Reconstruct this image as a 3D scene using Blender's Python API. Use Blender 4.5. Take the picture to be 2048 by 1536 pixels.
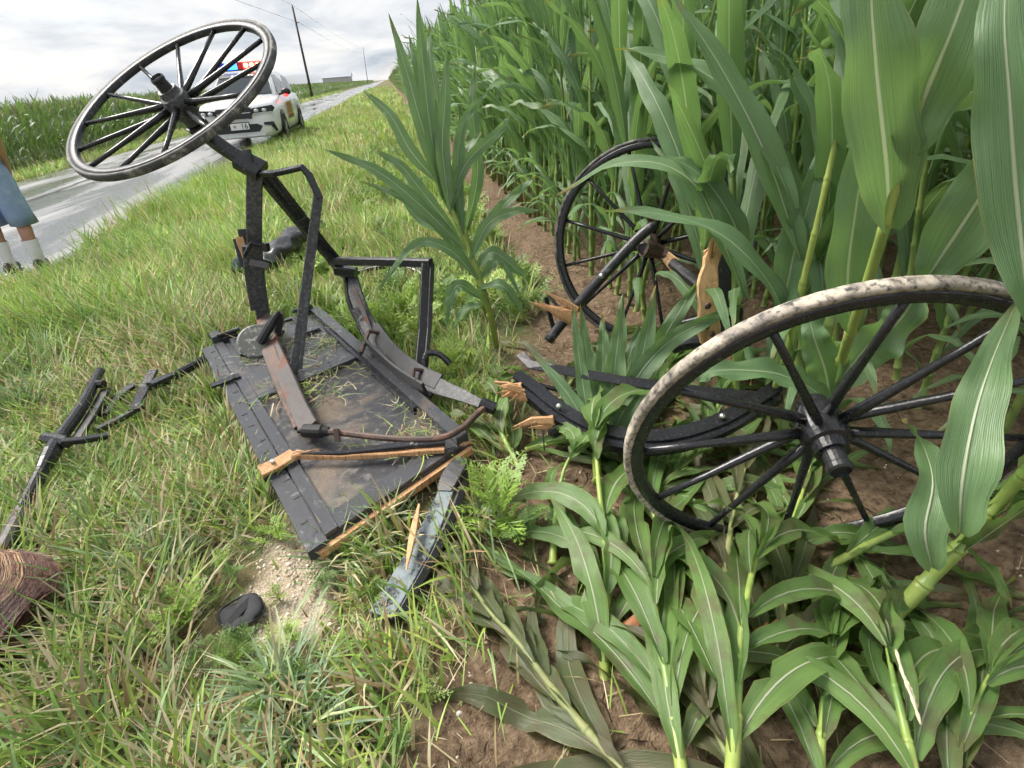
import bpy, bmesh, math, random
import numpy as np
from mathutils import Vector, Matrix

random.seed(7)
rng = np.random.default_rng(7)
for o in list(bpy.data.objects):
    bpy.data.objects.remove(o)
scene = bpy.context.scene
COL = scene.collection

# ------------------------------------------------------------------ camera
cam_data = bpy.data.cameras.new('camera')
cam_data.sensor_width = 36.0
cam_data.lens = 36.0 * 1100 / 2048
cam_data.clip_start = 0.02
cam_data.clip_end = 3000
cam = bpy.data.objects.new('camera', cam_data)
COL.objects.link(cam)
cam_r = Vector((0.978593, -0.194194, -0.068146)); cam_u = Vector((0.154703, 0.475736, 0.865877)); cam_f = Vector((0.135728, 0.857884, -0.495594))
cm = Matrix((cam_r, cam_u, -cam_f)).transposed().to_4x4()
cm.translation = Vector((0, 0, 1.3))
cam.matrix_world = cm
scene.camera = cam

# ------------------------------------------------------------------ sky and sun
SUN_AZ, SUN_EL = math.radians(-55), math.radians(52)     # azimuth from +Y, towards +X
world = bpy.data.worlds.new('World'); scene.world = world
world.use_nodes = True
nt = world.node_tree; nt.nodes.clear()
N = nt.nodes.new; L = nt.links.new
out = N('ShaderNodeOutputWorld')
sky = N('ShaderNodeTexSky'); sky.sky_type = 'NISHITA'; sky.sun_disc = False
sky.sun_elevation = SUN_EL; sky.sun_rotation = SUN_AZ; sky.air_density = 1.0; sky.dust_density = 2.0
bg1 = N('ShaderNodeBackground'); bg1.inputs[1].default_value = 0.11
L(sky.outputs[0], bg1.inputs[0])
tc = N('ShaderNodeTexCoord')
sep = N('ShaderNodeSeparateXYZ'); L(tc.outputs['Generated'], sep.inputs[0])
zz = N('ShaderNodeMath'); zz.operation = 'ABSOLUTE'; L(sep.outputs[2], zz.inputs[0])
za = N('ShaderNodeMath'); za.operation = 'ADD'; za.inputs[1].default_value = 0.20; L(zz.outputs[0], za.inputs[0])
dx = N('ShaderNodeMath'); dx.operation = 'DIVIDE'; L(sep.outputs[0], dx.inputs[0]); L(za.outputs[0], dx.inputs[1])
dy = N('ShaderNodeMath'); dy.operation = 'DIVIDE'; L(sep.outputs[1], dy.inputs[0]); L(za.outputs[0], dy.inputs[1])
cmb = N('ShaderNodeCombineXYZ'); L(dx.outputs[0], cmb.inputs[0]); L(dy.outputs[0], cmb.inputs[1])
n1 = N('ShaderNodeTexNoise'); n1.inputs['Scale'].default_value = 0.95; n1.inputs['Detail'].default_value = 8; n1.inputs['Roughness'].default_value = 0.56
n1.inputs['Distortion'].default_value = 0.35
L(cmb.outputs[0], n1.inputs['Vector'])
n2 = N('ShaderNodeTexNoise'); n2.inputs['Scale'].default_value = 1.7; n2.inputs['Detail'].default_value = 7; n2.inputs['Roughness'].default_value = 0.55
mp2 = N('ShaderNodeMapping'); mp2.inputs['Location'].default_value = (3.7, 1.9, 0); L(cmb.outputs[0], mp2.inputs[0]); L(mp2.outputs[0], n2.inputs['Vector'])
cr = N('ShaderNodeValToRGB'); e = cr.color_ramp.elements
e[0].position = 0.36; e[0].color = (0.44, 0.50, 0.585, 1)
e[1].position = 0.62; e[1].color = (0.98, 0.95, 0.91, 1)
m_ = e.new(0.46); m_.color = (0.66, 0.70, 0.75, 1)
m_ = e.new(0.54); m_.color = (0.83, 0.84, 0.86, 1)
L(n1.outputs[0], cr.inputs[0])
bg2 = N('ShaderNodeBackground'); bg2.inputs[1].default_value = 0.50
L(cr.outputs[0], bg2.inputs[0])
cov = N('ShaderNodeValToRGB'); cov.color_ramp.elements[0].position = 0.30; cov.color_ramp.elements[0].color = (0.62,) * 3 + (1,)
cov.color_ramp.elements[1].position = 0.48; cov.color_ramp.elements[1].color = (0.97,) * 3 + (1,)
L(n2.outputs[0], cov.inputs[0])
mx = N('ShaderNodeMixShader'); L(cov.outputs[0], mx.inputs[0]); L(bg1.outputs[0], mx.inputs[1]); L(bg2.outputs[0], mx.inputs[2])
L(mx.outputs[0], out.inputs[0])

sun_d = bpy.data.lights.new('sun', 'SUN'); sun_d.energy = 3.1; sun_d.angle = math.radians(32); sun_d.color = (1.0, 0.95, 0.87)
sun = bpy.data.objects.new('sun', sun_d); COL.objects.link(sun)
sdir = Vector((math.sin(SUN_AZ) * math.cos(SUN_EL), math.cos(SUN_AZ) * math.cos(SUN_EL), math.sin(SUN_EL)))
sun.rotation_euler = sdir.to_track_quat('Z', 'Y').to_euler()
sun.location = sdir * 60

vs = scene.view_settings
vs.view_transform = 'Standard'; vs.look = 'None'; vs.exposure = 1.15; vs.gamma = 1.0; vs.use_curve_mapping = False
scene.cycles.use_denoising = True
scene.cycles.max_bounces = 6; scene.cycles.diffuse_bounces = 4; scene.cycles.glossy_bounces = 2; scene.cycles.transmission_bounces = 4
scene.cycles.use_adaptive_sampling = True; scene.cycles.adaptive_threshold = 0.04; scene.cycles.adaptive_min_samples = 12
scene.cycles.transparent_max_bounces = 4
scene.cycles.caustics_reflective = False; scene.cycles.caustics_refractive = False

# ------------------------------------------------------------------ materials
class NT:
    """small wrapper to write node trees shortly"""
    def __init__(s, name):
        s.m = bpy.data.materials.new(name); s.m.use_nodes = True
        s.t = s.m.node_tree; s.t.nodes.clear()
        s.out = s.n('ShaderNodeOutputMaterial')
    def n(s, typ, **kw):
        d = s.t.nodes.new(typ)
        for k, v in kw.items(): setattr(d, k, v)
        return d
    def l(s, a, b): s.t.links.new(a, b)
    def set(s, sock, v):
        if hasattr(v, 'links'): s.l(v, sock)
        elif isinstance(v, (tuple, list)) and len(v) == 3 and sock.type == 'RGBA': sock.default_value = (*v, 1)
        else: sock.default_value = v
    def math(s, op, a, b=0.0, clamp=False):
        d = s.n('ShaderNodeMath', operation=op, use_clamp=clamp); s.set(d.inputs[0], a); s.set(d.inputs[1], b); return d.outputs[0]
    def mix(s, f, a, b, mode='MIX'):
        d = s.n('ShaderNodeMix', data_type='RGBA', blend_type=mode)
        s.set(d.inputs[0], f); s.set(d.inputs[6], a); s.set(d.inputs[7], b); return d.outputs[2]
    def noise(s, scale, detail=4, rough=0.55, vec=None, dist=0.0, coord='Object', scale3=None):
        d = s.n('ShaderNodeTexNoise'); d.inputs['Scale'].default_value = scale; d.inputs['Detail'].default_value = detail
        d.inputs['Roughness'].default_value = rough; d.inputs['Distortion'].default_value = dist
        if vec is None: vec = s.coord(coord)
        if scale3:
            mpn = s.n('ShaderNodeMapping'); mpn.inputs['Scale'].default_value = scale3; s.l(vec, mpn.inputs[0]); vec = mpn.outputs[0]
        s.l(vec, d.inputs['Vector']); return d.outputs[0]
    def coord(s, which='Object'):
        if which == 'World': return s.n('ShaderNodeNewGeometry').outputs['Position']
        return s.n('ShaderNodeTexCoord').outputs[which]
    def ramp(s, f, *stops):
        d = s.n('ShaderNodeValToRGB'); el = d.color_ramp.elements
        while len(el) < len(stops): el.new(0.5)
        for q, (p, c) in zip(el, stops): q.position = p; q.color = (*c, 1) if len(c) == 3 else c
        s.set(d.inputs[0], f); return d.outputs[0]
    def step(s, f, a, b):
        d = s.n('ShaderNodeMapRange', interpolation_type='SMOOTHSTEP'); s.set(d.inputs[0], f)
        d.inputs[1].default_value = a; d.inputs[2].default_value = b; return d.outputs[0]
    def bump(s, h, strength=0.3, dist=0.01):
        d = s.n('ShaderNodeBump'); d.inputs['Strength'].default_value = strength; d.inputs['Distance'].default_value = dist
        s.l(h, d.inputs['Height']); return d.outputs[0]
    def bsdf(s, col, rough=0.5, metal=0.0, normal=None, spec=0.5, coat=0.0, emit=None, estr=0.0, alpha=1.0):
        d = s.n('ShaderNodeBsdfPrincipled')
        s.set(d.inputs['Base Color'], col); s.set(d.inputs['Roughness'], rough); s.set(d.inputs['Metallic'], metal)
        d.inputs['Specular IOR Level'].default_value = spec
        if coat: s.set(d.inputs['Coat Weight'], coat); d.inputs['Coat Roughness'].default_value = 0.12
        if normal is not None: s.l(normal, d.inputs['Normal'])
        if emit is not None: s.set(d.inputs['Emission Color'], emit); d.inputs['Emission Strength'].default_value = estr
        return d.outputs[0]
    def done(s, sh): s.l(sh, s.out.inputs[0]); return s.m

M = {}
def simple(name, col, rough=0.5, metal=0.0, var=0.0, vscale=8.0, **kw):
    t = NT(name)
    c = col
    if var:
        f = t.noise(vscale, 5)
        c = t.mix(f, tuple(x * (1 - var) for x in col), tuple(min(1, x * (1 + var)) for x in col))
    M[name] = t.done(t.bsdf(c, rough, metal, **kw)); return M[name]

def black_paint(name, base, wear_col, wear_at, soft=0.06, scale=9.0, rough=0.3, dirt=None):
    """wet black carriage paint with chipped, scuffed places"""
    t = NT(name)
    a = t.noise(scale, 7, 0.65, dist=0.6)
    fine = t.noise(scale * 9, 4, 0.6)
    col = t.mix(fine, base, tuple(min(1, x * 2.4 + 0.006) for x in base))
    w = t.step(a, wear_at, wear_at + soft)
    w = t.math('MULTIPLY', w, t.step(fine, 0.30, 0.55))
    col = t.mix(w, col, wear_col)
    spk = t.step(t.noise(160, 2, 0.5), 0.70, 0.76)
    col = t.mix(t.math('MULTIPLY', spk, 0.22), col, (0.30, 0.29, 0.27))
    if dirt:
        dm = t.step(t.noise(3.1, 6, 0.6, dist=0.5), dirt, dirt + 0.16)
        col = t.mix(t.math('MULTIPLY', dm, t.step(fine, 0.25, 0.6)), col, (0.17, 0.125, 0.085))
        w = t.math('MAXIMUM', w, dm)
    r = t.math('ADD', t.math('MULTIPLY', w, 0.35), t.math('ADD', t.math('MULTIPLY', fine, 0.25), rough - 0.12))
    nb = t.bump(t.math('ADD', fine, t.math('MULTIPLY', w, -0.6)), 0.22, 0.004)
    M[name] = t.done(t.bsdf(col, r, 0.0, nb)); return M[name]

black_paint('black_paint', (0.009, 0.009, 0.011), (0.15, 0.15, 0.15), 0.64, rough=0.24)
black_paint('worn_black', (0.013, 0.013, 0.015), (0.20, 0.20, 0.20), 0.56, 0.2, 21.0, 0.36)
black_paint('worn_grey', (0.026, 0.027, 0.030), (0.27, 0.265, 0.26), 0.42, 0.4, 60.0, 0.36)
black_paint('rust_bar', (0.055, 0.048, 0.046), (0.165, 0.062, 0.036), 0.50, 0.12, 6.0, 0.42)
black_paint('iron_rust', (0.040, 0.025, 0.020), (0.22, 0.12, 0.085), 0.46, 0.2, 14.0, 0.45)
black_paint('panel_grey', (0.034, 0.035, 0.039), (0.20, 0.205, 0.215), 0.56, 0.2, 19.0, 0.22, dirt=0.56)
black_paint('panel_board', (0.022, 0.022, 0.025), (0.19, 0.175, 0.155), 0.50, 0.2, 26.0, 0.33, dirt=0.47)
black_paint('chipped_disc', (0.030, 0.033, 0.030), (0.40, 0.39, 0.35), 0.50, 0.16, 30.0, 0.42)
black_paint('plank_blue', (0.085, 0.108, 0.118), (0.03, 0.028, 0.027), 0.47, 0.10, 13.0, 0.5, dirt=.55)
black_paint('tread_dark', (0.030, 0.030, 0.031), (0.36, 0.34, 0.31), 0.46, 0.2, 15.0, 0.62)
black_paint('tread', (0.030, 0.028, 0.027), (0.55, 0.48, 0.39), 0.30, 0.30, 9.0, 0.6, dirt=0.58)
def wood(name, c1, c2, sc=(90, 90, 6)):
    t = NT(name)
    f = t.noise(1.0, 6, 0.6, dist=0.4, scale3=sc)
    col = t.ramp(f, (0.25, c2), (0.45, c1), (0.62, tuple(min(1, x * 1.25) for x in c1)), (0.72, c2))
    M[name] = t.done(t.bsdf(col, 0.62, normal=t.bump(f, 0.5, 0.004)))
wood('raw_wood', (0.54, 0.30, 0.145), (0.17, 0.068, 0.028), (140, 140, 9))
wood('pale_wood', (0.60, 0.37, 0.19), (0.22, 0.10, 0.045), (60, 60, 8))
simple('bolt_metal', (0.6, 0.6, 0.58), 0.3, 0.9)
simple('black_rubber', (0.012, 0.012, 0.012), 0.6)

def leaf_mat(name, c_lo, c_hi, mud=0.0, yellow=0.0, rib=(0.34, 0.43, 0.19)):
    t = NT(name)
    uv = t.coord('UV'); sp = t.n('ShaderNodeSeparateXYZ'); t.l(uv, sp.inputs[0])
    u = t.math('ABSOLUTE', t.math('SUBTRACT', sp.outputs[0], 0.5))
    v = sp.outputs[1]
    oi = t.n('ShaderNodeObjectInfo')
    big = t.noise(2.3, 1, 0.5, coord='World')
    f = t.math('ADD', t.math('MULTIPLY', oi.outputs['Random'], 0.55), t.math('MULTIPLY', big, 0.25))
    f = t.math('ADD', f, 0.05, True)
    col = t.mix(f, c_lo, c_hi)
    vein = t.n('ShaderNodeTexWave', wave_type='BANDS', bands_direction='X'); vein.inputs['Scale'].default_value = 9.0
    vein.inputs['Distortion'].default_value = 0.4
    t.l(uv, vein.inputs['Vector'])
    vn = t.noise(1.0, 2, 0.6, vec=uv, scale3=(60, 2.0, 1))
    col = t.mix(t.math('MULTIPLY', vein.outputs[1], 0.08), col, tuple(min(1, x * 1.7) for x in c_hi))
    col = t.mix(t.math('MULTIPLY', t.step(vn, 0.35, 0.75), 0.8), col, tuple(x * 0.72 for x in c_lo))
    # yellowing towards the tip and along the edge
    yb = t.noise(7, 2, 0.6, coord='World')
    tipf = t.math('MULTIPLY', t.step(v, 0.86, 1.0), t.step(yb, 0.42, 0.62))
    edge = t.math('MULTIPLY', t.step(u, 0.468, 0.497), t.math('MULTIPLY', t.step(yb, 0.48 - yellow, 0.66 - yellow), 0.6))
    col = t.mix(t.math('MAXIMUM', tipf, edge), col, (0.34, 0.24, 0.06))
    if mud:
        mm = t.step(t.noise(9, 6, 0.65, coord='World', dist=0.3), 0.58 - mud * 0.16, 0.70 - mud * 0.1)
        col = t.mix(t.math('MULTIPLY', mm, 0.7), col, (0.14, 0.11, 0.065))
    midw = t.math('SUBTRACT', 0.052, t.math('MULTIPLY', v, 0.036))
    d = t.n('ShaderNodeMapRange'); t.l(u, d.inputs[0]); t.l(midw, d.inputs[2]); d.inputs[1].default_value = 0.0
    d.inputs[3].default_value = 1.0; d.inputs[4].default_value = 0.0
    midf = t.math('MULTIPLY', t.step(d.outputs[0], 0.0, 0.55), t.math('ADD', 0.55, t.math('MULTIPLY', oi.outputs['Random'], 0.45)))
    col = t.mix(midf, col, rib)
    hb = t.math('ADD', t.math('MULTIPLY', vn, 0.6), t.math('ADD', t.math('MULTIPLY', vein.outputs[1], 0.12), t.math('MULTIPLY', midf, 1.3)))
    nb = t.bump(hb, 0.6, 0.005)
    wet = t.noise(24, 1, 0.6, coord='World')
    p = t.bsdf(col, t.math('ADD', t.math('MULTIPLY', wet, 0.26), 0.24), normal=nb, spec=0.7)
    tr = t.n('ShaderNodeBsdfTranslucent'); t.set(tr.inputs[0], t.mix(0.5, col, (0.27, 0.48, 0.08), 'MIX'))
    mxs = t.n('ShaderNodeMixShader'); mxs.inputs[0].default_value = 0.36; t.l(p, mxs.inputs[1]); t.l(tr.outputs[0], mxs.inputs[2])
    M[name] = t.done(mxs.outputs[0])
leaf_mat('corn_leaf', (0.120, 0.225, 0.108), (0.215, 0.350, 0.138), rib=(0.60, 0.66, 0.46))
leaf_mat('corn_leaf_lying', (0.100, 0.200, 0.060), (0.230, 0.370, 0.095), mud=0.55, yellow=0.12, rib=(0.58, 0.62, 0.44))
leaf_mat('corn_leaf_muddy', (0.085, 0.115, 0.050), (0.16, 0.19, 0.075), mud=1.0, yellow=0.15, rib=(0.36, 0.38, 0.24))
leaf_mat('corn_leaf_far', (0.070, 0.125, 0.045), (0.155, 0.215, 0.072))
def stalk_mat(name, c1, c2, c3):
    t = NT(name)
    f = t.noise(1.0, 4, 0.55, scale3=(60, 60, 3)); g = t.noise(5, 4)
    col = t.mix(f, c1, c2)
    col = t.mix(t.step(g, 0.45, 0.7), col, c3)
    sp_ = t.step(t.noise(55, 3), 0.72, 0.78)
    col = t.mix(t.math('MULTIPLY', sp_, 0.6), col, (0.10, 0.07, 0.03))
    p = t.bsdf(col, 0.38, normal=t.bump(f, 0.2, 0.003))
    M[name] = t.done(p)
stalk_mat('corn_stalk', (0.20, 0.30, 0.065), (0.41, 0.47, 0.12), (0.14, 0.24, 0.055)); stalk_mat('corn_stalk_field', (0.14, 0.23, 0.065), (0.29, 0.37, 0.10), (0.10, 0.18, 0.05))
simple('dry_leaf', (0.30, 0.12, 0.05), 0.7, var=0.5, vscale=20)

def vcol_mat(name, rough=0.55, trans=0.25, spec=0.35):
    """grass-like stuff: each blade has its own colour, kept in a colour attribute"""
    t = NT(name)
    a = t.n('ShaderNodeAttribute', attribute_name='tint')
    col = a.outputs[0]
    if trans:
        dn = t.n('ShaderNodeBsdfDiffuse'); t.l(col, dn.inputs[0]); gl = t.n('ShaderNodeBsdfGlossy'); gl.inputs['Roughness'].default_value = rough; gl.inputs[0].default_value = (.9, .95, 1, 1)
        mg = t.n('ShaderNodeMixShader'); mg.inputs[0].default_value = 0.05; t.l(dn.outputs[0], mg.inputs[1]); t.l(gl.outputs[0], mg.inputs[2]); p = mg.outputs[0]
    else: p = t.bsdf(col, rough, spec=spec)
    tr = t.n('ShaderNodeBsdfTranslucent'); t.set(tr.inputs[0], col)
    mxs = t.n('ShaderNodeMixShader'); mxs.inputs[0].default_value = trans; t.l(p, mxs.inputs[1]); t.l(tr.outputs[0], mxs.inputs[2])
    M[name] = t.done(mxs.outputs[0])
vcol_mat('grass')
vcol_mat('weed', 0.5, 0.3)
vcol_mat('hair', 0.42, 0.0, 0.5)
vcol_mat('tint_solid', 0.75, 0.0, 0.3)

def ground_mat():
    t = NT('ground')
    a = t.n('ShaderNodeAttribute', attribute_name='tint'); sc = t.n('ShaderNodeSeparateColor'); t.l(a.outputs[0], sc.inputs[0])
    pos = t.coord('World')
    n_a = t.noise(5, 8, 0.62, vec=pos); n_b = t.noise(38, 6, 0.65, vec=pos); n_c = t.noise(190, 3, 0.6, vec=pos)
    soil = t.mix(n_a, (0.085, 0.052, 0.031), (0.205, 0.142, 0.090))
    soil = t.mix(t.step(n_b, 0.42, 0.66), soil, (0.25, 0.178, 0.116))
    soil = t.mix(t.step(n_b, 0.44, 0.30), soil, (0.060, 0.036, 0.021))
    vor = t.n('ShaderNodeTexVoronoi', feature='DISTANCE_TO_EDGE'); vor.inputs['Scale'].default_value = 9
    wv = t.n('ShaderNodeVectorMath', operation='ADD'); t.l(pos, wv.inputs[0])
    nv = t.n('ShaderNodeTexNoise'); nv.inputs['Scale'].default_value = 9; t.l(pos, nv.inputs['Vector'])
    sv = t.n('ShaderNodeVectorMath', operation='SCALE'); t.l(nv.outputs[1], sv.inputs[0]); sv.inputs[3].default_value = 0.16
    t.l(sv.outputs[0], wv.inputs[1]); t.l(wv.outputs[0], vor.inputs['Vector'])
    crack = t.math('MULTIPLY', t.step(vor.outputs[0], 0.05, 0.0), t.step(n_a, 0.48, 0.62))
    soil = t.mix(t.math('MULTIPLY', crack, 0.55), soil, (0.045, 0.028, 0.018))
    thatch = t.mix(n_b, (0.10, 0.085, 0.040), (0.24, 0.19, 0.10))
    thatch = t.mix(t.step(n_a, 0.4, 0.65), thatch, (0.085, 0.115, 0.040))
    grav = t.mix(t.step(n_c, 0.4, 0.62), (0.36, 0.28, 0.19), (0.62, 0.54, 0.42))
    col = t.mix(sc.outputs[0], soil, thatch); col = t.mix(sc.outputs[1], col, grav)
    h = t.math('ADD', t.math('MULTIPLY', n_b, 1.0), t.math('MULTIPLY', n_c, 0.4))
    h = t.math('SUBTRACT', h, t.math('MULTIPLY', crack, 0.5))
    M['ground'] = t.done(t.bsdf(col, 0.82, normal=t.bump(h, 0.9, 0.02), spec=0.25))
ground_mat()
def road_mat():
    t = NT('wet_asphalt')
    pos = t.coord('World')
    g = t.noise(220, 3, 0.6, vec=pos); big = t.noise(1.0, 6, 0.6, vec=pos, scale3=(1.1, 0.16, 1), dist=0.3)
    col = t.mix(g, (0.20, 0.20, 0.20), (0.34, 0.335, 0.33))
    wet = t.step(big, 0.38, 0.58)
    col = t.mix(wet, col, (0.13, 0.132, 0.14))
    r = t.math('SUBTRACT', 0.5, t.math('MULTIPLY', wet, 0.40))
    M['wet_asphalt'] = t.done(t.bsdf(col, r, normal=t.bump(g, t_strength(0.25), 0.004), spec=0.5))
def t_strength(x): return x
road_mat()
simple('tar', (0.035, 0.036, 0.034), 0.4, var=0.3)

# ------------------------------------------------------------------ mesh helpers
def mesh(name, verts, faces, mats=None, uvs=None, smooth=False, tint=None, midx=None):
    me = bpy.data.meshes.new(name)
    if isinstance(verts, np.ndarray): verts = verts.tolist()
    if isinstance(faces, np.ndarray): faces = faces.tolist()
    me.from_pydata(verts, [], faces)
    if mats is not None:
        for m in (mats if isinstance(mats, (list, tuple)) else [mats]): me.materials.append(M[m] if isinstance(m, str) else m)
    if midx is not None: me.polygons.foreach_set('material_index', midx)
    if uvs is not None:
        lay = me.uv_layers.new(name='UVMap')
        vi = np.empty(len(me.loops), dtype=np.int32); me.loops.foreach_get('vertex_index', vi)
        lay.data.foreach_set('uv', np.asarray(uvs, dtype=np.float32)[vi].ravel())
    if tint is not None:
        ca = me.color_attributes.new('tint', 'FLOAT_COLOR', 'POINT')
        t4 = np.ones((len(me.vertices), 4), np.float32); t4[:, :3] = tint
        ca.data.foreach_set('color', t4.ravel())
    if smooth: me.polygons.foreach_set('use_smooth', [True] * len(me.polygons))
    me.update()
    return me

def link(name, data, parent=None, loc=None):
    o = bpy.data.objects.new(name, data); COL.objects.link(o)
    if parent is not None: o.parent = parent
    if loc is not None: o.location = loc
    return o

def tag(o, label=None, category=None, group=None, kind=None):
    if label: o['label'] = label
    if category: o['category'] = category
    if group: o['group'] = group
    if kind: o['kind'] = kind
    return o

class Thing:
    """an Empty at the thing's base that parents its parts; shapes are given in world metres"""
    def __init__(s, name, base, label, category, group=None):
        s.b = Vector(base); s.o = link(name, None, loc=s.b); tag(s.o, label, category, group)
    def add(s, name, shape, mat, smooth=False, parent=None, label=None, uvs=None):
        v, f = shape
        me = mesh(name, [tuple(Vector(p) - s.b) for p in v], f, mat, smooth=smooth, uvs=uvs)
        o = link(name, me, parent if parent is not None else s.o)
        if label: o['label'] = label
        return o

def spline(pts, n):
    """Catmull-Rom through pts, n samples"""
    P = [np.array(p, float) for p in pts]
    P = [2 * P[0] - P[1]] + P + [2 * P[-1] - P[-2]]
    res = []
    m = len(P) - 3
    for i in range(n):
        t = i / (n - 1) * m; k = min(int(t), m - 1); t -= k
        a, b, c_, d = P[k:k + 4]
        res.append(0.5 * (2 * b + (c_ - a) * t + (2 * a - 5 * b + 4 * c_ - d) * t * t + (3 * b - a - 3 * c_ + d) * t ** 3))
    return res

def frames(P, up=(0, 0, 1)):
    """tangent, side, normal at each point of a polyline (up gives the normal side)"""
    P = [np.array(p, float) for p in P]; out_ = []
    prev = None
    for i in range(len(P)):
        t = P[min(i + 1, len(P) - 1)] - P[max(i - 1, 0)]; t /= np.linalg.norm(t) + 1e-9
        u = np.array(up, float) if prev is None else prev
        s = np.cross(t, u)
        if np.linalg.norm(s) < 1e-3: s = np.cross(t, [0.3, 0.9, 0.2])
        s /= np.linalg.norm(s); nn = np.cross(s, t); out_.append((t, s, nn))
        if prev is not None or up is None: prev = nn
        if up is None: prev = nn
    return out_

def sweep(P, prof, up=(0, 0, 1), scales=None, cap=True):
    """prof: list of (side, normal) points swept along the polyline P"""
    fr = frames(P, up); k = len(prof); V = []; F = []
    for i, (p, (t, s, nn)) in enumerate(zip(P, fr)):
        sc = 1.0 if scales is None else scales[i]
        sx, sy = sc if isinstance(sc, tuple) else (sc, sc)
        for a, b in prof: V.append(tuple(np.array(p, float) + s * a * sx + nn * b * sy))
    for i in range(len(P) - 1):
        for j in range(k):
            q = (j + 1) % k; F.append((i * k + j, i * k + q, (i + 1) * k + q, (i + 1) * k + j))
    if cap: F.append(tuple(range(k))[::-1]); F.append(tuple((len(P) - 1) * k + j for j in range(k)))
    return V, F

def rect(w, h, ch=None):
    c_ = ch if ch is not None else min(w, h) * 0.16
    a, b = w / 2, h / 2
    return [(-a + c_, -b), (a - c_, -b), (a, -b + c_), (a, b - c_), (a - c_, b), (-a + c_, b), (-a, b - c_), (-a, -b + c_)]
def circ(r, n=10): return [(r * math.cos(2 * math.pi * i / n), r * math.sin(2 * math.pi * i / n)) for i in range(n)]

def bar(pts, w, h, up=(0, 0, 1), n=None, scales=None):
    P = spline(pts, n) if n else pts
    return sweep(P, rect(w, h), up, scales)
def tube(pts, r, n=None, k=10, scales=None):
    P = spline(pts, n) if n else pts
    return sweep(P, circ(r, k), (0.13, 0.31, 0.94), scales)

def box(c, sx, sy, sz, ch=0.0):
    x, y, z = c; a, b, d = sx / 2, sy / 2, sz / 2
    V = [(x + i * a, y + j * b, z + k * d) for i in (-1, 1) for j in (-1, 1) for k in (-1, 1)]
    F = [(0, 1, 3, 2), (4, 6, 7, 5), (0, 4, 5, 1), (2, 3, 7, 6), (0, 2, 6, 4), (1, 5, 7, 3)]
    return V, F
def hexa(q, lo, hi, up):
    """four corner points q (counter-clockwise seen from up) made a slab from lo to hi along up"""
    up = Vector(up)
    V = [tuple(Vector(p) + up * lo) for p in q] + [tuple(Vector(p) + up * hi) for p in q]
    return V, [(3, 2, 1, 0), (4, 5, 6, 7), (0, 1, 5, 4), (1, 2, 6, 5), (2, 3, 7, 6), (3, 0, 4, 7)]
def lathe(prof, k=20, axis=None):
    """prof: list of (r, z) turned round Z"""
    V = []; F = []
    for r, z in prof:
        for i in range(k):
            a = 2 * math.pi * i / k; V.append((r * math.cos(a), r * math.sin(a), z))
    m = len(prof)
    for i in range(m - 1):
        for j in range(k):
            q = (j + 1) % k; F.append((i * k + j, i * k + q, (i + 1) * k + q, (i + 1) * k + j))
    return V, F
def join(*shapes):
    V = []; F = []
    for v, f in shapes:
        b = len(V); V += [tuple(p) for p in v]; F += [tuple(i + b for i in q) for q in f]
    return V, F
def ellipsoid(c, r, nu=14, nv=8, M3=None):
    V = []; F = []
    for j in range(nv + 1):
        t = math.pi * j / nv
        for i in range(nu):
            a = 2 * math.pi * i / nu
            p = Vector((r[0] * math.sin(t) * math.cos(a), r[1] * math.sin(t) * math.sin(a), r[2] * math.cos(t)))
            if M3 is not None: p = M3 @ p
            V.append(tuple(p + Vector(c)))
    for j in range(nv):
        for i in range(nu):
            q = (i + 1) % nu; F.append((j * nu + i, (j + 1) * nu + i, (j + 1) * nu + q, j * nu + q))
    return V, F
def splinters(c, d, n, length, spread, rad, seed=0):
    """a bunch of torn wood slivers starting at c and pointing along d"""
    r_ = random.Random(seed); sh = []
    d = Vector(d).normalized()
    for i in range(n):
        e_ = (d + Vector((r_.uniform(-1, 1), r_.uniform(-1, 1), r_.uniform(-1, 1))) * spread).normalized()
        s_ = Vector(c) + Vector((r_.uniform(-1, 1), r_.uniform(-1, 1), r_.uniform(-1, 1))) * rad
        ln = length * r_.uniform(0.35, 1.0)
        P = [s_, s_ + e_ * ln * 0.5, s_ + e_ * ln]
        w_ = rad * r_.uniform(0.3, 1.15)
        P[1] = P[1] + Vector((r_.uniform(-1, 1), r_.uniform(-1, 1), r_.uniform(-1, 1))) * rad * .6
        sh.append(sweep(P, [(-w_, -w_ * .2), (w_, -w_ * .15), (w_ * .6, w_ * .25), (-w_ * .6, w_ * .2)], up=(r_.uniform(-1, 1), -1, r_.uniform(0, 1)), scales=[1, r_.uniform(.6, 1.1), 0.05]))
    return join(*sh)

# ------------------------------------------------------------------ terrain
def sm(a, b, x):
    t = np.clip((x - a) / (b - a), 0, 1); return t * t * (3 - 2 * t)
def vnoise(x, y, seed=0):
    """cheap smooth value noise on numpy arrays"""
    x = np.asarray(x, float); y = np.asarray(y, float)
    xi = np.floor(x).astype(np.int64); yi = np.floor(y).astype(np.int64); fx = x - xi; fy = y - yi
    fx = fx * fx * (3 - 2 * fx); fy = fy * fy * (3 - 2 * fy)
    def h(a, b):
        n_ = (a * 374761393 + b * 668265263 + seed * 1442695041) & 0x7fffffff
        n_ = ((n_ ^ (n_ >> 13)) * 1274126177) & 0x7fffffff
        return ((n_ ^ (n_ >> 16)) & 0xffff) / 65535.0
    return (h(xi, yi) * (1 - fx) + h(xi + 1, yi) * fx) * (1 - fy) + (h(xi, yi + 1) * (1 - fx) + h(xi + 1, yi + 1) * fx) * fy
ROAD_R, ROAD_L, ROAD_Z = -3.35, -7.85, -0.04
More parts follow.
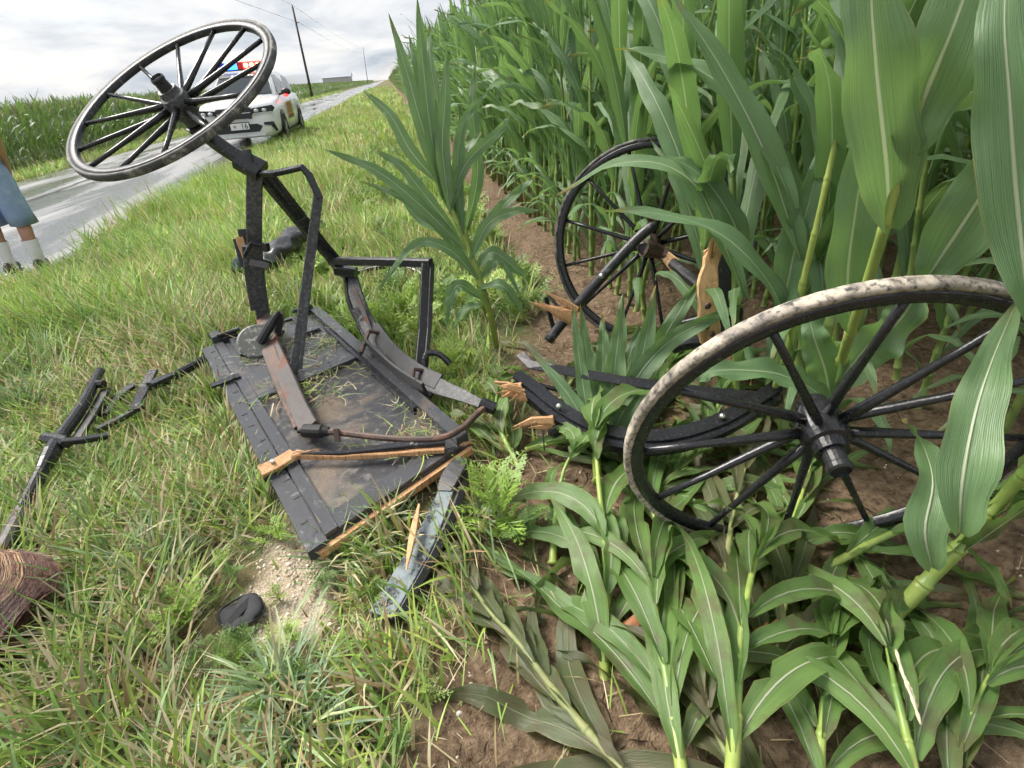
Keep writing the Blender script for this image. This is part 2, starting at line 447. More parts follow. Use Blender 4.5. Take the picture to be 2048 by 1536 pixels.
def soil_edge(y):            # where the grass verge ends and the field soil begins
    y = np.asarray(y, float)
    return np.minimum(-0.42 + 0.34 * y, 0.62) + 0.10 * (vnoise(y * 2.2, y * 0 + 3.3, 5) - 0.5)
def height(x, y, fine=True):
    x = np.asarray(x, float); y = np.asarray(y, float)
    z = ROAD_Z * sm(-1.0, -2.7, x)
    z = z - 0.16 * sm(-8.0, -9.4, x)
    if fine:
        onroad = sm(ROAD_R + 0.15, ROAD_R - 0.1, x) * sm(ROAD_L - 0.25, ROAD_L, x)
        soil = sm(-0.12, 0.15, x - soil_edge(y))
        near = np.exp(-((x) ** 2 + (y) ** 2) / 160.0)
        cl = (vnoise(x * 4, y * 4, 1) - .5) * 0.05 + (vnoise(x * 11, y * 11, 2) - .5) * 0.026 + np.maximum(vnoise(x * 26, y * 26, 3) - .55, 0) * 0.034
        gr = (vnoise(x * 2.5, y * 2.5, 4) - .5) * 0.05
        z = z + near * (1 - onroad) * (soil * cl + (1 - soil) * gr) - onroad * 0.004
    return z
def height1(x, y): return float(height(np.array([x]), np.array([y]))[0])

xs = np.unique(np.round(np.concatenate([np.linspace(-600, -40, 12), np.linspace(-40, -12, 12), np.linspace(-12, -1.6, 60), np.linspace(-1.6, 2.6, 290), np.linspace(2.6, 12, 30), np.linspace(12, 600, 14)]), 4))
ys = np.unique(np.round(np.concatenate([np.linspace(-60, -1, 8), np.linspace(-1, 0.2, 10), np.linspace(0.2, 4.2, 270), np.linspace(4.2, 10, 110), np.linspace(10, 40, 60), np.linspace(40, 1500, 20)]), 4))
GRAV = (-0.529, 1.227, 0.000)
gx, gy = np.meshgrid(xs, ys); gz = height(gx, gy)
soilm = sm(-0.10, 0.12, gx - soil_edge(gy) + 0.22 * (vnoise(gx * 6, gy * 6, 8) - .5))
grass_amt = 1 - soilm
grass_amt = np.where(gx < -7.8, 1.0, grass_amt)
d_gr = np.hypot((gx - GRAV[0]) / 0.15, (gy - GRAV[1]) / 0.24) + 0.9 * (vnoise(gx * 9, gy * 9, 11) - .5)
grav = sm(1.1, 0.6, d_gr)
nxn, nyn = len(xs), len(ys)
ii = np.arange(nxn * nyn).reshape(nyn, nxn)
fq = np.stack([ii[:-1, :-1], ii[:-1, 1:], ii[1:, 1:], ii[1:, :-1]], -1).reshape(-1, 4)
tint = np.stack([grass_amt.ravel(), grav.ravel(), np.zeros(gx.size)], -1)
ground = link('ground', mesh('ground', np.stack([gx.ravel(), gy.ravel(), gz.ravel()], -1), fq, 'ground', smooth=True, tint=tint))
tag(ground, kind='structure')

# road: one sheet 4 mm above the ground, ragged at both edges
ry = np.concatenate([np.arange(-8, 40, 0.25), np.linspace(40, 900, 80)])
V = []; F = []
for k, y in enumerate(ry):
    e1 = ROAD_R + 0.10 * (float(vnoise(np.array([y * 1.3]), np.array([0.5]), 21)[0]) - .5)
    e0 = ROAD_L + 0.14 * (float(vnoise(np.array([y * 0.9]), np.array([2.5]), 22)[0]) - .5)
    for j in range(7):
        u_ = j / 6; V.append((e0 + (e1 - e0) * u_, y, ROAD_Z + 0.006 + 0.035 * (1 - (2 * u_ - 1) ** 2)))
for k in range(len(ry) - 1):
    for j in range(6): F.append((k * 7 + j, k * 7 + j + 1, (k + 1) * 7 + j + 1, (k + 1) * 7 + j))
road = link('road', mesh('road', V, F, 'wet_asphalt', smooth=True)); tag(road, kind='structure')
# dark sealed seam running along the road
V = []; F = []; sy_ = np.arange(2, 60, 0.12)
for k, y in enumerate(sy_):
    x0 = -6.0 + 0.22 * (float(vnoise(np.array([y * 0.6]), np.array([1.5]), 31)[0]) - .5) + 0.10 * (float(vnoise(np.array([y * 3.1]), np.array([7.5]), 32)[0]) - .5)
    w_ = 0.035 + 0.03 * float(vnoise(np.array([y * 2.1]), np.array([4.5]), 33)[0])
    zc = ROAD_Z + 0.006 + 0.035 * (1 - (2 * (x0 - ROAD_L) / (ROAD_R - ROAD_L) - 1) ** 2) + 0.005
    V += [(x0 - w_, y, zc), (x0 + w_, y, zc)]
for k in range(len(sy_) - 1): F.append((2 * k, 2 * k + 1, 2 * k + 3, 2 * k + 2))
link('tar_seam', mesh('tar_seam', V, F, 'tar'), road)

# ------------------------------------------------------------------ corn
def leaf_shape(path, W, side0, fold=0.35, ripple=0.10, rip_f=9.0, phase=0.0, twist=0.0, seg=None, cols=5, base_w=0.42):
    """a corn leaf as a ribbon along path; side0 = across direction at the base. Returns verts, faces, uvs"""
    P = [np.array(p, float) for p in path]; n = len(P)
    V = []; UV = []; F = []
    s = np.array(side0, float)
    ucol = np.linspace(-1, 1, cols)
    for i, p in enumerate(P):
        t = P[min(i + 1, n - 1)] - P[max(i - 1, 0)]; t /= np.linalg.norm(t) + 1e-9
        s = s - t * np.dot(s, t); s /= np.linalg.norm(s) + 1e-9
        v = i / (n - 1)
        tw = twist * v * v
        s2 = s * math.cos(tw) + np.cross(t, s) * math.sin(tw)
        nn = np.cross(s2, t)
        w = W * 0.5 * min(1.0, 0.20 + min(1.0, v / 0.07) * (base_w - 0.20) + 2.2 * max(0.0, v - 0.02)) * (1 - v ** 2.6) ** 0.8
        w = max(w, W * 0.012)
        for u in ucol:
            rp = ripple * W * (math.sin(rip_f * v * 2.2 + phase + (1.3 if u > 0 else 0)) * u * u) * min(1, 3 * v)
            h = (fold * (1 - 0.6 * v) + 1.3 * max(0.0, 1 - v / 0.16)) * abs(u) * w + rp
            V.append(tuple(p + s2 * u * w + nn * h)); UV.append((0.5 + u * 0.5, v))
    for i in range(n - 1):
        for j in range(cols - 1):
            a = i * cols + j; F.append((a, a + 1, a + cols + 1, a + cols))
    return V, F, UV

def droop_path(start, az, el, length, droop, n, r_, power=1.4, wob=0.0):
    """a leaf midrib leaving start at azimuth az and elevation el, bending down by droop radians"""
    P = [np.array(start, float)]; st = length / (n - 1); a2 = az
    for i in range(1, n):
        v = (i - 0.5) / (n - 1); e2 = el - droop * v ** power
        a2 = az + wob * v * v
        P.append(P[-1] + st * np.array([math.cos(a2) * math.cos(e2), math.sin(a2) * math.cos(e2), math.sin(e2)]))
    return P

def local_leaf(el, droop, length, W, seed, n=14, cols=5):
    r_ = random.Random(seed)
    P = droop_path((0.012, 0, 0), 0, el, length, droop, n, r_, r_.uniform(1.2, 1.9), r_.uniform(-0.5, 0.5))
    return leaf_shape(P, W, (0, 1, 0), r_.uniform(0.25, 0.55), r_.uniform(0.08, 0.18), r_.uniform(7, 13), r_.uniform(0, 6), r_.uniform(-1.3, 1.3), cols=cols)

LIB = {'low': [], 'mid': [], 'top': [], 'spear': []}
for k in range(5):
    LIB['low'].append((1.0 + 0.15 * random.random(), random.uniform(1.7, 2.6), random.uniform(0.50, 0.68), random.uniform(0.045, 0.060), 100 + k))
for k in range(14):
    LIB['mid'].append((1.14 + 0.24 * random.random(), random.uniform(0.7, 2.0), random.uniform(0.70, 0.95), random.uniform(0.066, 0.092), 200 + k))
for k in range(7):
    LIB['top'].append((1.28 + 0.16 * random.random(), random.uniform(0.15, 0.85), random.uniform(0.60, 0.85), random.uniform(0.050, 0.072), 300 + k))
for k in range(4):
    LIB['spear'].append((1.47, random.uniform(0.05, 0.22), random.uniform(0.42, 0.6), random.uniform(0.030, 0.042), 400 + k))
LIBM = {}
for kk, lst in LIB.items():
    for i, q in enumerate(lst):
        v, f, uv = local_leaf(*q); LIBM[kk, i] = mesh('leaf_' + kk, v, f, 'corn_leaf', uv, True)

def stalk_rings(path_fn, H, r0, nodes):
    """stalk profile: node rings with sheaths between; path_fn(z)->point"""
    P = []; R = []
    for a, b in zip(nodes[:-1], nodes[1:]):
        for q, rr in ((0.0, 1.22), (0.05, 1.28), (0.10, 1.06), (0.55, 1.0), (0.93, 1.02)):
            z = a + (b - a) * q; P.append(path_fn(z)); R.append(rr * r0 * (1 - 0.62 * z / H))
    P.append(path_fn(H)); R.append(r0 * 0.3)
    return P, R

def plan_plant(seed, H=None):
    """where the leaves of a standing plant sit: list of (kind, index, z, azimuth, scale)"""
    r_ = random.Random(seed); H = H or r_.uniform(1.45, 1.65)
    nodes = [0.0]; z = 0.07
    while z < H: nodes.append(z); z += 0.085 + 0.055 * min(1, z / 0.6)
    plane = r_.uniform(0, math.pi); L_ = []
    for i, z in enumerate(nodes[2:]):
        v = z / H; az = plane + math.pi * (i % 2) + r_.uniform(-0.45, 0.45)
        if v < 0.28: kd = 'low'
        elif v < 0.80: kd = 'mid'
        else: kd = 'top'
        if kd == 'low' and r_.random() < 0.08: continue
        L_.append((kd, r_.randrange(len(LIB[kd])), z, az, r_.uniform(0.88, 1.1)))
    for q in range(2): L_.append(('spear', r_.randrange(4), H * 0.97, r_.uniform(0, 6.28), r_.uniform(0.9, 1.2)))
    return H, nodes, L_

PLANS = [plan_plant(500 + k) for k in range(12)]
STALKM = []
for H, nodes, L_ in PLANS:
    P, R = stalk_rings(lambda z: (0, 0, z), H, 0.0145, nodes)
    v, f = sweep(P, circ(1.0, 8), (0, 1, 0), R); STALKM.append(mesh('stalk', v, f, 'corn_stalk_field', smooth=True))

def place(v, z, az, s):
    a = np.asarray(v, float) * s; c_, d_ = math.cos(az), math.sin(az)
    return np.stack([a[:, 0] * c_ - a[:, 1] * d_, a[:, 0] * d_ + a[:, 1] * c_, a[:, 2] + z], -1)

def joined_plant(k, seg, cols, leafmat):
    """the whole plant as one mesh, for plants too far off to show their parts"""
    H, nodes, L_ = PLANS[k]; V = []; F = []; UV = []; mi = []
    def addp(v, f, uv, m):
        b = len(V); V.extend(v if isinstance(v, list) else v.tolist()); F.extend([tuple(i + b for i in q) for q in f]); UV.extend(uv); mi.extend([m] * len(f))
    v, f = sweep([(0, 0, 0), (0, 0, H * .5), (0, 0, H)], circ(1, 5), (0, 1, 0), [0.018, 0.014, 0.006]); addp(v, f, [(0.5, 0.5)] * len(v), 1)
    for kd, i, z, az, s in L_:
        q = LIB[kd][i]; v, f, uv = local_leaf(*q, n=seg, cols=cols); addp(place(v, z, az, s), f, uv, 0)
    return np.array(V), F, UV, mi
MIDM = []
for k in range(12):
    v, f, uv, mi = joined_plant(k, 9, 3, 'corn_leaf'); MIDM.append(mesh('corn_plant_mid', v, f, ['corn_leaf', 'corn_stalk_field'], uv, True, midx=mi))

def corn_thing(x, y, k, rz, scale, tilt=(0, 0), label=None, group=None, parts=True):
    z = height1(x, y) - 0.01
    if parts:
        o = link('corn_plant', None, loc=(x, y, z)); H, nodes, L_ = PLANS[k]
        link('stalk', STALKM[k], o)
        for kd, i, zl, az, s in L_:
            c_ = link('leaf', LIBM[kd, i], o); c_.location = (0, 0, zl); c_.rotation_euler = (0, 0, az); c_.scale = (s, s, s)
    else:
        o = link('corn_plant', MIDM[k], loc=(x, y, z))
    o.rotation_euler = (tilt[0], tilt[1], rz); o.scale = (scale,) * 3
    tag(o, label, 'corn plant', group)
    return o

def fast_mesh(name, V, Q, mats, uvs=None, tint=None, midx=None, smooth=True):
    """large meshes of quads straight from arrays"""
    me = bpy.data.meshes.new(name); V = np.asarray(V, np.float32); Q = np.asarray(Q, np.int32)
    me.vertices.add(len(V)); me.vertices.foreach_set('co', V.ravel())
    k = Q.shape[1]
    me.loops.add(Q.size); me.loops.foreach_set('vertex_index', Q.ravel())
    me.polygons.add(len(Q)); me.polygons.foreach_set('loop_start', np.arange(0, Q.size, k, dtype=np.int32))
    for m in (mats if isinstance(mats, (list, tuple)) else [mats]): me.materials.append(M[m])
    if midx is not None: me.polygons.foreach_set('material_index', np.asarray(midx, np.int32))
    if uvs is not None:
        lay = me.uv_layers.new(name='UVMap'); lay.data.foreach_set('uv', np.asarray(uvs, np.float32)[Q.ravel()].ravel())
    if tint is not None:
        ca = me.color_attributes.new('tint', 'FLOAT_COLOR', 'POINT'); t4 = np.ones((len(V), 4), np.float32); t4[:, :3] = tint
        ca.data.foreach_set('color', t4.ravel())
    me.polygons.foreach_set('use_smooth', np.full(len(Q), smooth))
    me.update(calc_edges=True); me.validate()
    return me

def replicate(variants, xs_, ys_, zs_, rz, sc, tilt=0.12):
    """copies of small quad meshes (V, Q, UV, midx) at many places, as one set of arrays"""
    VV = []; QQ = []; UU = []; MM = []; b = 0
    for i in range(len(xs_)):
        V, Q, U, mi = variants[rng.integers(len(variants))]
        c_, d_ = math.cos(rz[i]), math.sin(rz[i]); tx, ty = rng.normal(0, tilt, 2)
        s = sc[i]
        X = (V[:, 0] * c_ - V[:, 1] * d_) * s; Y = (V[:, 0] * d_ + V[:, 1] * c_) * s; Z_ = V[:, 2] * s
        VV.append(np.stack([X + Z_ * tx + xs_[i], Y + Z_ * ty + ys_[i], Z_ + zs_[i]], -1)); QQ.append(Q + b); b += len(V)
        UU.append(U); MM.append(mi)
    return np.concatenate(VV), np.concatenate(QQ), np.concatenate(UU), np.concatenate(MM)

def lowpoly_variants(n, seg, cols, tassel=False):
    res = []
    for k in range(n):
        H, nodes, L_ = PLANS[k % len(PLANS)]; V = []; F = []; UV = []; mi = []
        def addp(v, f, uv, m):
            b = len(V); V.extend([tuple(q) for q in v]); F.extend([tuple(i + b for i in q) for q in f]); UV.extend(uv); mi.extend([m] * len(f))
        v, f = sweep([(0, 0, 0), (0, 0, H)], circ(1, 4), (0, 1, 0), [0.018, 0.007], cap=False); addp(v, f, [(0.5, 0.5)] * len(v), 1)
        for kd, i, z, az, s in L_:
            v, f, uv = local_leaf(*LIB[kd][i], n=seg, cols=cols); addp(place(v, z, az, s), f, uv, 0)
        if tassel:
            for q in range(5):
                az = q * 1.256 + k; el = 1.5 if q == 0 else 1.0
                P = droop_path((0, 0, H + 0.10), az, el, 0.36, 0.5, 3, None)
                v, f, uv = leaf_shape(P, 0.022, (math.sin(az), -math.cos(az), 0), 0, 0, cols=2, base_w=1.0); addp(v, f, [(0.5, 0.5)] * len(v), 2)
        res.append((np.array(V, float), np.array(F), np.array(UV), np.array(mi)))
    return res

# ---- the cornfield right of the verge, in rows along the road
ROW0, ROWD = 1.22, 0.75
cand = []
r_ = random.Random(31)
for row in range(12):
    X = ROW0 + ROWD * row
    y = {0: 1.32, 1: 1.10, 2: 0.95}.get(row, 0.7)
    while y < 46:
        jx = r_.gauss(0, 0.025); cand.append((row, X + jx, y)); y += r_.uniform(0.12, 0.18) * (1.0 if y < 22 else 1.5)
cand = [c_ for c_ in cand if not (c_[0] == 0 and 2.08 < c_[2] < 2.62)]       # knocked down where the wheel came to rest
inview = [c_ for c_ in cand if c_[1] / max(c_[2], .1) < 1.55 and c_[0] <= 6]
inview.sort(key=lambda c_: math.hypot(c_[1] * 0.85 + 0.55 * c_[0], c_[2]) )
SKIP = lambda X, Y: False
individual = []; n_parts = 0
for row, X, Y in inview[:285]:
    d = math.hypot(X, Y)
    parts = d < 5.2 and row <= 3
    lean = r_.gauss(0, 0.05); ly = r_.gauss(0.02, 0.05)
    if row == 0 and Y < 2.9: ly += 0.14
    lab = {0: 'standing corn plant in the field row nearest the grass verge', 1: 'standing corn plant in the second field row behind the wrecked wheels',
           2: 'standing corn plant in the third row, deeper in the field'}.get(row, 'standing corn plant deep in the field, half hidden by nearer rows')
    corn_thing(X, Y, r_.randrange(12), r_.uniform(0, 6.28), r_.uniform(0.96, 1.14), (lean, ly), lab,
               {0: 'corn plants of the first row', 1: 'corn plants of the second row', 2: 'corn plants of the third row'}.get(row, 'corn plants of the deeper rows'), parts)
    n_parts += parts
used = set(inview[:285])
rest = [c_ for c_ in cand if c_ not in used]
lowv = lowpoly_variants(10, 6, 3); lowt = lowpoly_variants(10, 4, 2, True); lowr = lowpoly_variants(10, 4, 2)
ax = np.array([c_[1] for c_ in rest]); ay = np.array([c_[2] for c_ in rest])
V, Q, U, mi = replicate(lowv, ax, ay, np.zeros(len(ax)), rng.uniform(0, 6.28, len(ax)), rng.uniform(0.96, 1.15, len(ax)), 0.06)
o = link('cornfield', fast_mesh('cornfield', V, Q, ['corn_leaf', 'corn_stalk_field'], U, midx=mi)); tag(o, 'dense green cornfield stretching away beside the grass verge', 'cornfield', kind='stuff')
fy = np.concatenate([np.arange(46, 120, 0.45), np.arange(120, 420, 1.5)]); fx = []; fyy = []
for row in range(5):
    fx.append(np.full(len(fy), ROW0 + ROWD * row)); fyy.append(fy + rng.uniform(-.3, .3, len(fy)))
fx = np.concatenate(fx); fyy = np.concatenate(fyy)
V, Q, U, mi = replicate(lowr, fx, fyy, np.zeros(len(fx)), rng.uniform(0, 6.28, len(fx)), rng.uniform(1.0, 1.2, len(fx)), 0.06)
o = link('cornfield_far', fast_mesh('cornfield_far', V, Q, ['corn_leaf_far', 'corn_stalk_field'], U, midx=mi)); tag(o, 'far end of the cornfield on the right of the road', 'cornfield', kind='stuff')
# ---- the field across the road
simple('tassel', (0.36, 0.30, 0.15), 0.7, var=0.3)
lx = []; ly_ = []
for row in range(9):
    yy = np.concatenate([np.arange(5, 40, 0.19 if row < 4 else 0.30), np.arange(40, 130, 0.5), np.arange(130, 420, 1.6)])
    lx.append(np.full(len(yy), -9.3 - 0.75 * row) + rng.normal(0, .05, len(yy))); ly_.append(yy + rng.uniform(-.08, .08, len(yy)))
lx = np.concatenate(lx); ly_ = np.concatenate(ly_)
V, Q, U, mi = replicate(lowt, lx, ly_, np.full(len(lx), -0.22), rng.uniform(0, 6.28, len(lx)), rng.uniform(0.76, 0.86, len(lx)), 0.05)
o = link('cornfield_across', fast_mesh('cornfield_across', V, Q, ['corn_leaf_far', 'corn_stalk_field', 'tassel'], U, midx=mi)); tag(o, 'tasselled cornfield on the far side of the wet road', 'cornfield', kind='stuff')

# ---- grass
def blades(x, y, hgt, wid, lean_az, lean, curve, cols, z=None):
    """quads for grass blades: three pieces each, bending over along lean_az"""
    n = len(x)
    if z is None: z = height(x, y)
    ts = np.array([0, 0.34, 0.68, 1.0]); wf = np.array([0.8, 1.0, 0.72, 0.06])
    dirx, diry = np.cos(lean_az), np.sin(lean_az); px, py = -diry, dirx
    tw = rng.uniform(-0.9, 0.9, n); sx = px * np.cos(tw) + dirx * np.sin(tw); sy = py * np.cos(tw) + diry * np.sin(tw)
    V = np.zeros((n, 8, 3), np.float32)
    for i, (t, w) in enumerate(zip(ts, wf)):
        ang = lean + curve * t
        hor = hgt * t * np.sin(np.clip(lean + curve * t * 0.5, 0, 2.0)); ver = hgt * t * np.cos(np.clip(lean + curve * t * 0.5, 0, 1.56))
        cx = x + dirx * hor; cy = y + diry * hor; cz = z + ver - 0.01
        for s_, j in ((-1, 0), (1, 1)):
            V[:, 2 * i + j, 0] = cx + sx * wid * w * 0.5 * s_; V[:, 2 * i + j, 1] = cy + sy * wid * w * 0.5 * s_; V[:, 2 * i + j, 2] = cz
    q = np.array([[0, 1, 3, 2], [2, 3, 5, 4], [4, 5, 7, 6]])
    Q = (np.arange(n)[:, None, None] * 8 + q[None]).reshape(-1, 4)
    T = np.repeat(cols, 8, axis=0)
    return V.reshape(-1, 3), Q, T
GREENS = np.array([[0.25, 0.38, 0.065], [0.33, 0.46, 0.085], [0.17, 0.30, 0.055], [0.40, 0.48, 0.11], [0.22, 0.35, 0.10], [0.29, 0.40, 0.17]])
STRAWS = np.array([[0.56, 0.47, 0.27], [0.45, 0.36, 0.19], [0.64, 0.56, 0.36], [0.36, 0.24, 0.12]])
def colours(n, straw):
    g = GREENS[rng.integers(len(GREENS), size=n)] * rng.uniform(0.75, 1.25, (n, 1)); s = STRAWS[rng.integers(len(STRAWS), size=n)] * rng.uniform(0.8, 1.15, (n, 1))
    return np.where((rng.random(n) < straw)[:, None], s, g)
PANEL = [(-1.201, 2.948, 0.100), (-0.611, 3.252, 0.120), (0.100, 1.695, 0.090), (-0.451, 1.285, 0.080)]
def in_quad(x, y, q, m=0.0):
    ins = np.ones(len(x), bool); n = len(q)
    area = sum(q[i][0] * q[(i + 1) % n][1] - q[(i + 1) % n][0] * q[i][1] for i in range(n)); sg = 1 if area > 0 else -1
    for i in range(n):
        a, b = q[i], q[(i + 1) % n]; ln = math.hypot(b[0] - a[0], b[1] - a[1])
        ins &= sg * ((b[0] - a[0]) * (y - a[1]) - (b[1] - a[1]) * (x - a[0])) / ln > m
    return ins
def scatter(n, x0, x1, y0, y1, clump=0, cr_=0.05):
    if clump:
        k = max(1, n // clump); cx = rng.uniform(x0, x1, k); cy = rng.uniform(y0, y1, k); i = rng.integers(k, size=n)
        return cx[i] + rng.normal(0, cr_, n), cy[i] + rng.normal(0, cr_, n), i
    return rng.uniform(x0, x1, n), rng.uniform(y0, y1, n), None
PCH = (-0.648, 1.187, 0.000)
HRC = (-1.357, 1.309, 0.090)
PLK = [(0.018, 1.739, 0.000), (-0.281, 1.102, 0.000), (-0.199, 0.978, 0.000), (0.105, 1.590, 0.000)]
def verge_keep(x, y, soft=0.10):
    e_ = soil_edge(y) + rng.normal(0, soft, len(x))
    k = (x < e_) & (x > ROAD_R - 0.03 + rng.normal(0, .04, len(x)))
    d_ = np.hypot((x - GRAV[0]) / 0.15, (y - GRAV[1]) / 0.24)
    k &= (d_ > 1.12) | (rng.random(len(x)) < 0.08)
    k &= np.hypot(x - PCH[0], y - PCH[1] + .05) > 0.13
    k &= np.hypot(x - HRC[0] - .06, (y - HRC[1] + .12) * .8) > 0.20      # lying things press the grass down
    k &= ~in_quad(x, y, PLK, 0.0)
    k &= ~in_quad(x, y, PANEL, -0.01)
    return k
GV = []; GQ = []; GT = []; gb = 0
def add_grass(V, Q, T):
    global gb
    GV.append(V); GQ.append(Q + gb); GT.append(T); gb += len(V)
def grass_zone(n, x0, x1, y0, y1, h0, h1, w0, w1, straw, clump, cr_, lean=(0.1, 0.9), curve=(0.1, 1.1), keep=verge_keep):
    x, y, ci = scatter(n, x0, x1, y0, y1, clump, cr_)
    k = keep(x, y); x, y = x[k], y[k]; m = len(x)
    st = straw * (0.35 + 1.3 * vnoise(x * 1.3, y * 1.3, 77)); c_ = colours(m, 0.0); cs = colours(m, 1.0)
    c_ = np.where((rng.random(m) < st)[:, None], cs, c_) * (0.80 + 0.4 * vnoise(x * 0.9 + 5, y * 0.9, 78))[:, None]
    ripe_veil = sm(2.4, 5.0, y + 0.4 * (vnoise(x, y, 81) - .5))[:, None]     # taller, riper grass away from the wreck, with veiling glare put into its paler colour
    c_ = c_ * (1 + ripe_veil * np.array([0.16, 0.22, 0.10]))
    az = rng.uniform(0, 6.28, m) if ci is None else (rng.uniform(0, 6.28, m) * 0.65 + 1.8 * vnoise(x * 1.5, y * 1.5, 79))
    low_ = 0.35 + 0.65 * sm(0.8, 2.2, np.hypot((x - GRAV[0]) / 0.16, (y - GRAV[1] + .05) / 0.26)) if len(x) else 1.0
    feet = low_ * (0.35 + 0.65 * sm(0.3, 0.9, np.hypot(x + 3.45, y - 5.6)))
    add_grass(*blades(x, y, rng.uniform(h0, h1, m) * feet * (0.65 + 0.7 * vnoise(x * 2, y * 2, 80)), rng.uniform(w0, w1, m), az, rng.uniform(*lean, m), rng.uniform(*curve, m), c_))
# close to the camera: long mixed blades in clumps, then thatch lying between them
grass_zone(29000, -2.9, 0.3, 0.25, 3.0, 0.07, 0.235, 0.0048, 0.0120, 0.36, 32, 0.055)
grass_zone(26000, -2.9, 0.3, 0.25, 3.0, 0.06, 0.20, 0.0025, 0.0050, 0.70, 10, 0.09, (0.9, 1.5), (0.0, 0.4))
grass_zone(36000, -3.5, 0.75, 3.0, 6.0, 0.09, 0.36, 0.0055, 0.012, 0.30, 34, 0.07)
grass_zone(24000, -3.5, 0.8, 3.0, 6.0, 0.06, 0.18, 0.004, 0.007, 0.34, 10, 0.10, (0.4, 1.3))
grass_zone(34000, -3.5, 0.9, 6.0, 13.0, 0.10, 0.40, 0.007, 0.015, 0.30, 30, 0.10)
grass_zone(26000, -3.5, 0.9, 13.0, 32.0, 0.10, 0.34, 0.014, 0.028, 0.30, 14, 0.16)
grass_zone(14000, -3.5, 0.9, 32.0, 110.0, 0.12, 0.36, 0.04, 0.09, 0.30, 0, 0.2)
# taller fringe at the road edge
grass_zone(10000, -3.45, -2.5, 3.0, 22.0, 0.14, 0.34, 0.005, 0.011, 0.15, 30, 0.10, (0.05, 0.6))
left_keep = lambda x, y: (x < ROAD_L - 0.02 + rng.normal(0, .05, len(x)))
grass_zone(16000, -9.6, -7.7, 6.0, 26.0, 0.10, 0.30, 0.012, 0.025, 0.32, 16, 0.15, keep=left_keep)
grass_zone(12000, -9.6, -7.7, 26.0, 110.0, 0.12, 0.36, 0.04, 0.08, 0.32, 0, 0.2, keep=left_keep)
# sparse grass on the soil strip beside the field
grass_zone(1500, -0.3, 1.0, 0.35, 5.0, 0.05, 0.16, 0.003, 0.006, 0.45, 14, 0.04, (0.5, 1.5), keep=lambda x, y: (x > soil_edge(y) - 0.1) & (vnoise(x * 3, y * 3, 91) > 0.52))
o = link('grass', fast_mesh('grass', np.concatenate(GV), np.concatenate(GQ), 'grass', tint=np.concatenate(GT), smooth=True)); tag(o, 'long mixed green and straw coloured grass covering the verge', 'grass', kind='stuff')

# ---- wide blue-green grass tufts close to the camera, each a thing
def tuft(loc, n, ln, label, wid=(0.007, 0.012), cols_=((0.24, 0.34, 0.19), (0.27, 0.38, 0.17), (0.19, 0.29, 0.15), (0.38, 0.43, 0.22))):
    x = rng.normal(0, 0.022, n); y = rng.normal(0, 0.022, n)
    cc = np.array(cols_)[rng.integers(len(cols_), size=n)] * rng.uniform(0.8, 1.2, (n, 1))
    dead = rng.random(n) < 0.12; cc[dead] = STRAWS[rng.integers(4, size=int(dead.sum()))]
    V, Q, T = blades(x, y, rng.uniform(0.5, 1.0, n) * ln, rng.uniform(*wid, n), rng.uniform(0, 6.28, n), rng.uniform(0.25, 1.15, n), rng.uniform(0.2, 1.1, n), cc, z=np.zeros(n))
    o = link('grass_tuft', fast_mesh('grass_tuft', V, Q, 'grass', tint=T), loc=(loc[0], loc[1], height1(loc[0], loc[1]))); tag(o, label, 'grass tuft', 'broad bladed grass tufts')
tuft((-0.483, 0.909, 0.000), 95, 0.25, 'big blue-green grass tuft below the black pouch')
tuft((-0.431, 0.789, 0.000), 70, 0.24, 'blue-green grass tuft at the bottom edge beside the soil')
tuft((-0.366, 1.343, 0.000), 110, 0.22, 'flattened grass tuft under the raw wooden edge of the panel')
tuft((-0.257, 1.427, 0.000), 80, 0.20, 'grass tuft between the black panel and the blue-grey plank')
tuft((0.058, 1.389, 0.000), 60, 0.20, 'dull grass tuft beside the fern-like weed in the soil')
tuft((-0.972, 1.419, 0.000), 80, 0.26, 'tall green grass tuft left of the pale gravel patch')
tuft((0.206, 2.654, 0.000), 26, 0.22, 'thin grass tuft on bare soil beside the lone corn plant', (0.003, 0.006))
tuft((-1.300, 1.991, 0.000), 60, 0.24, 'yellow-green grass tuft right of the broken black shaft', cols_=((0.26, 0.32, 0.08), (0.20, 0.29, 0.07)))
tuft((-1.988, 2.742, 0.000), 70, 0.30, 'long green grass tuft left of the broken shaft frame', cols_=((0.15, 0.25, 0.08), (0.12, 0.2, 0.09)))

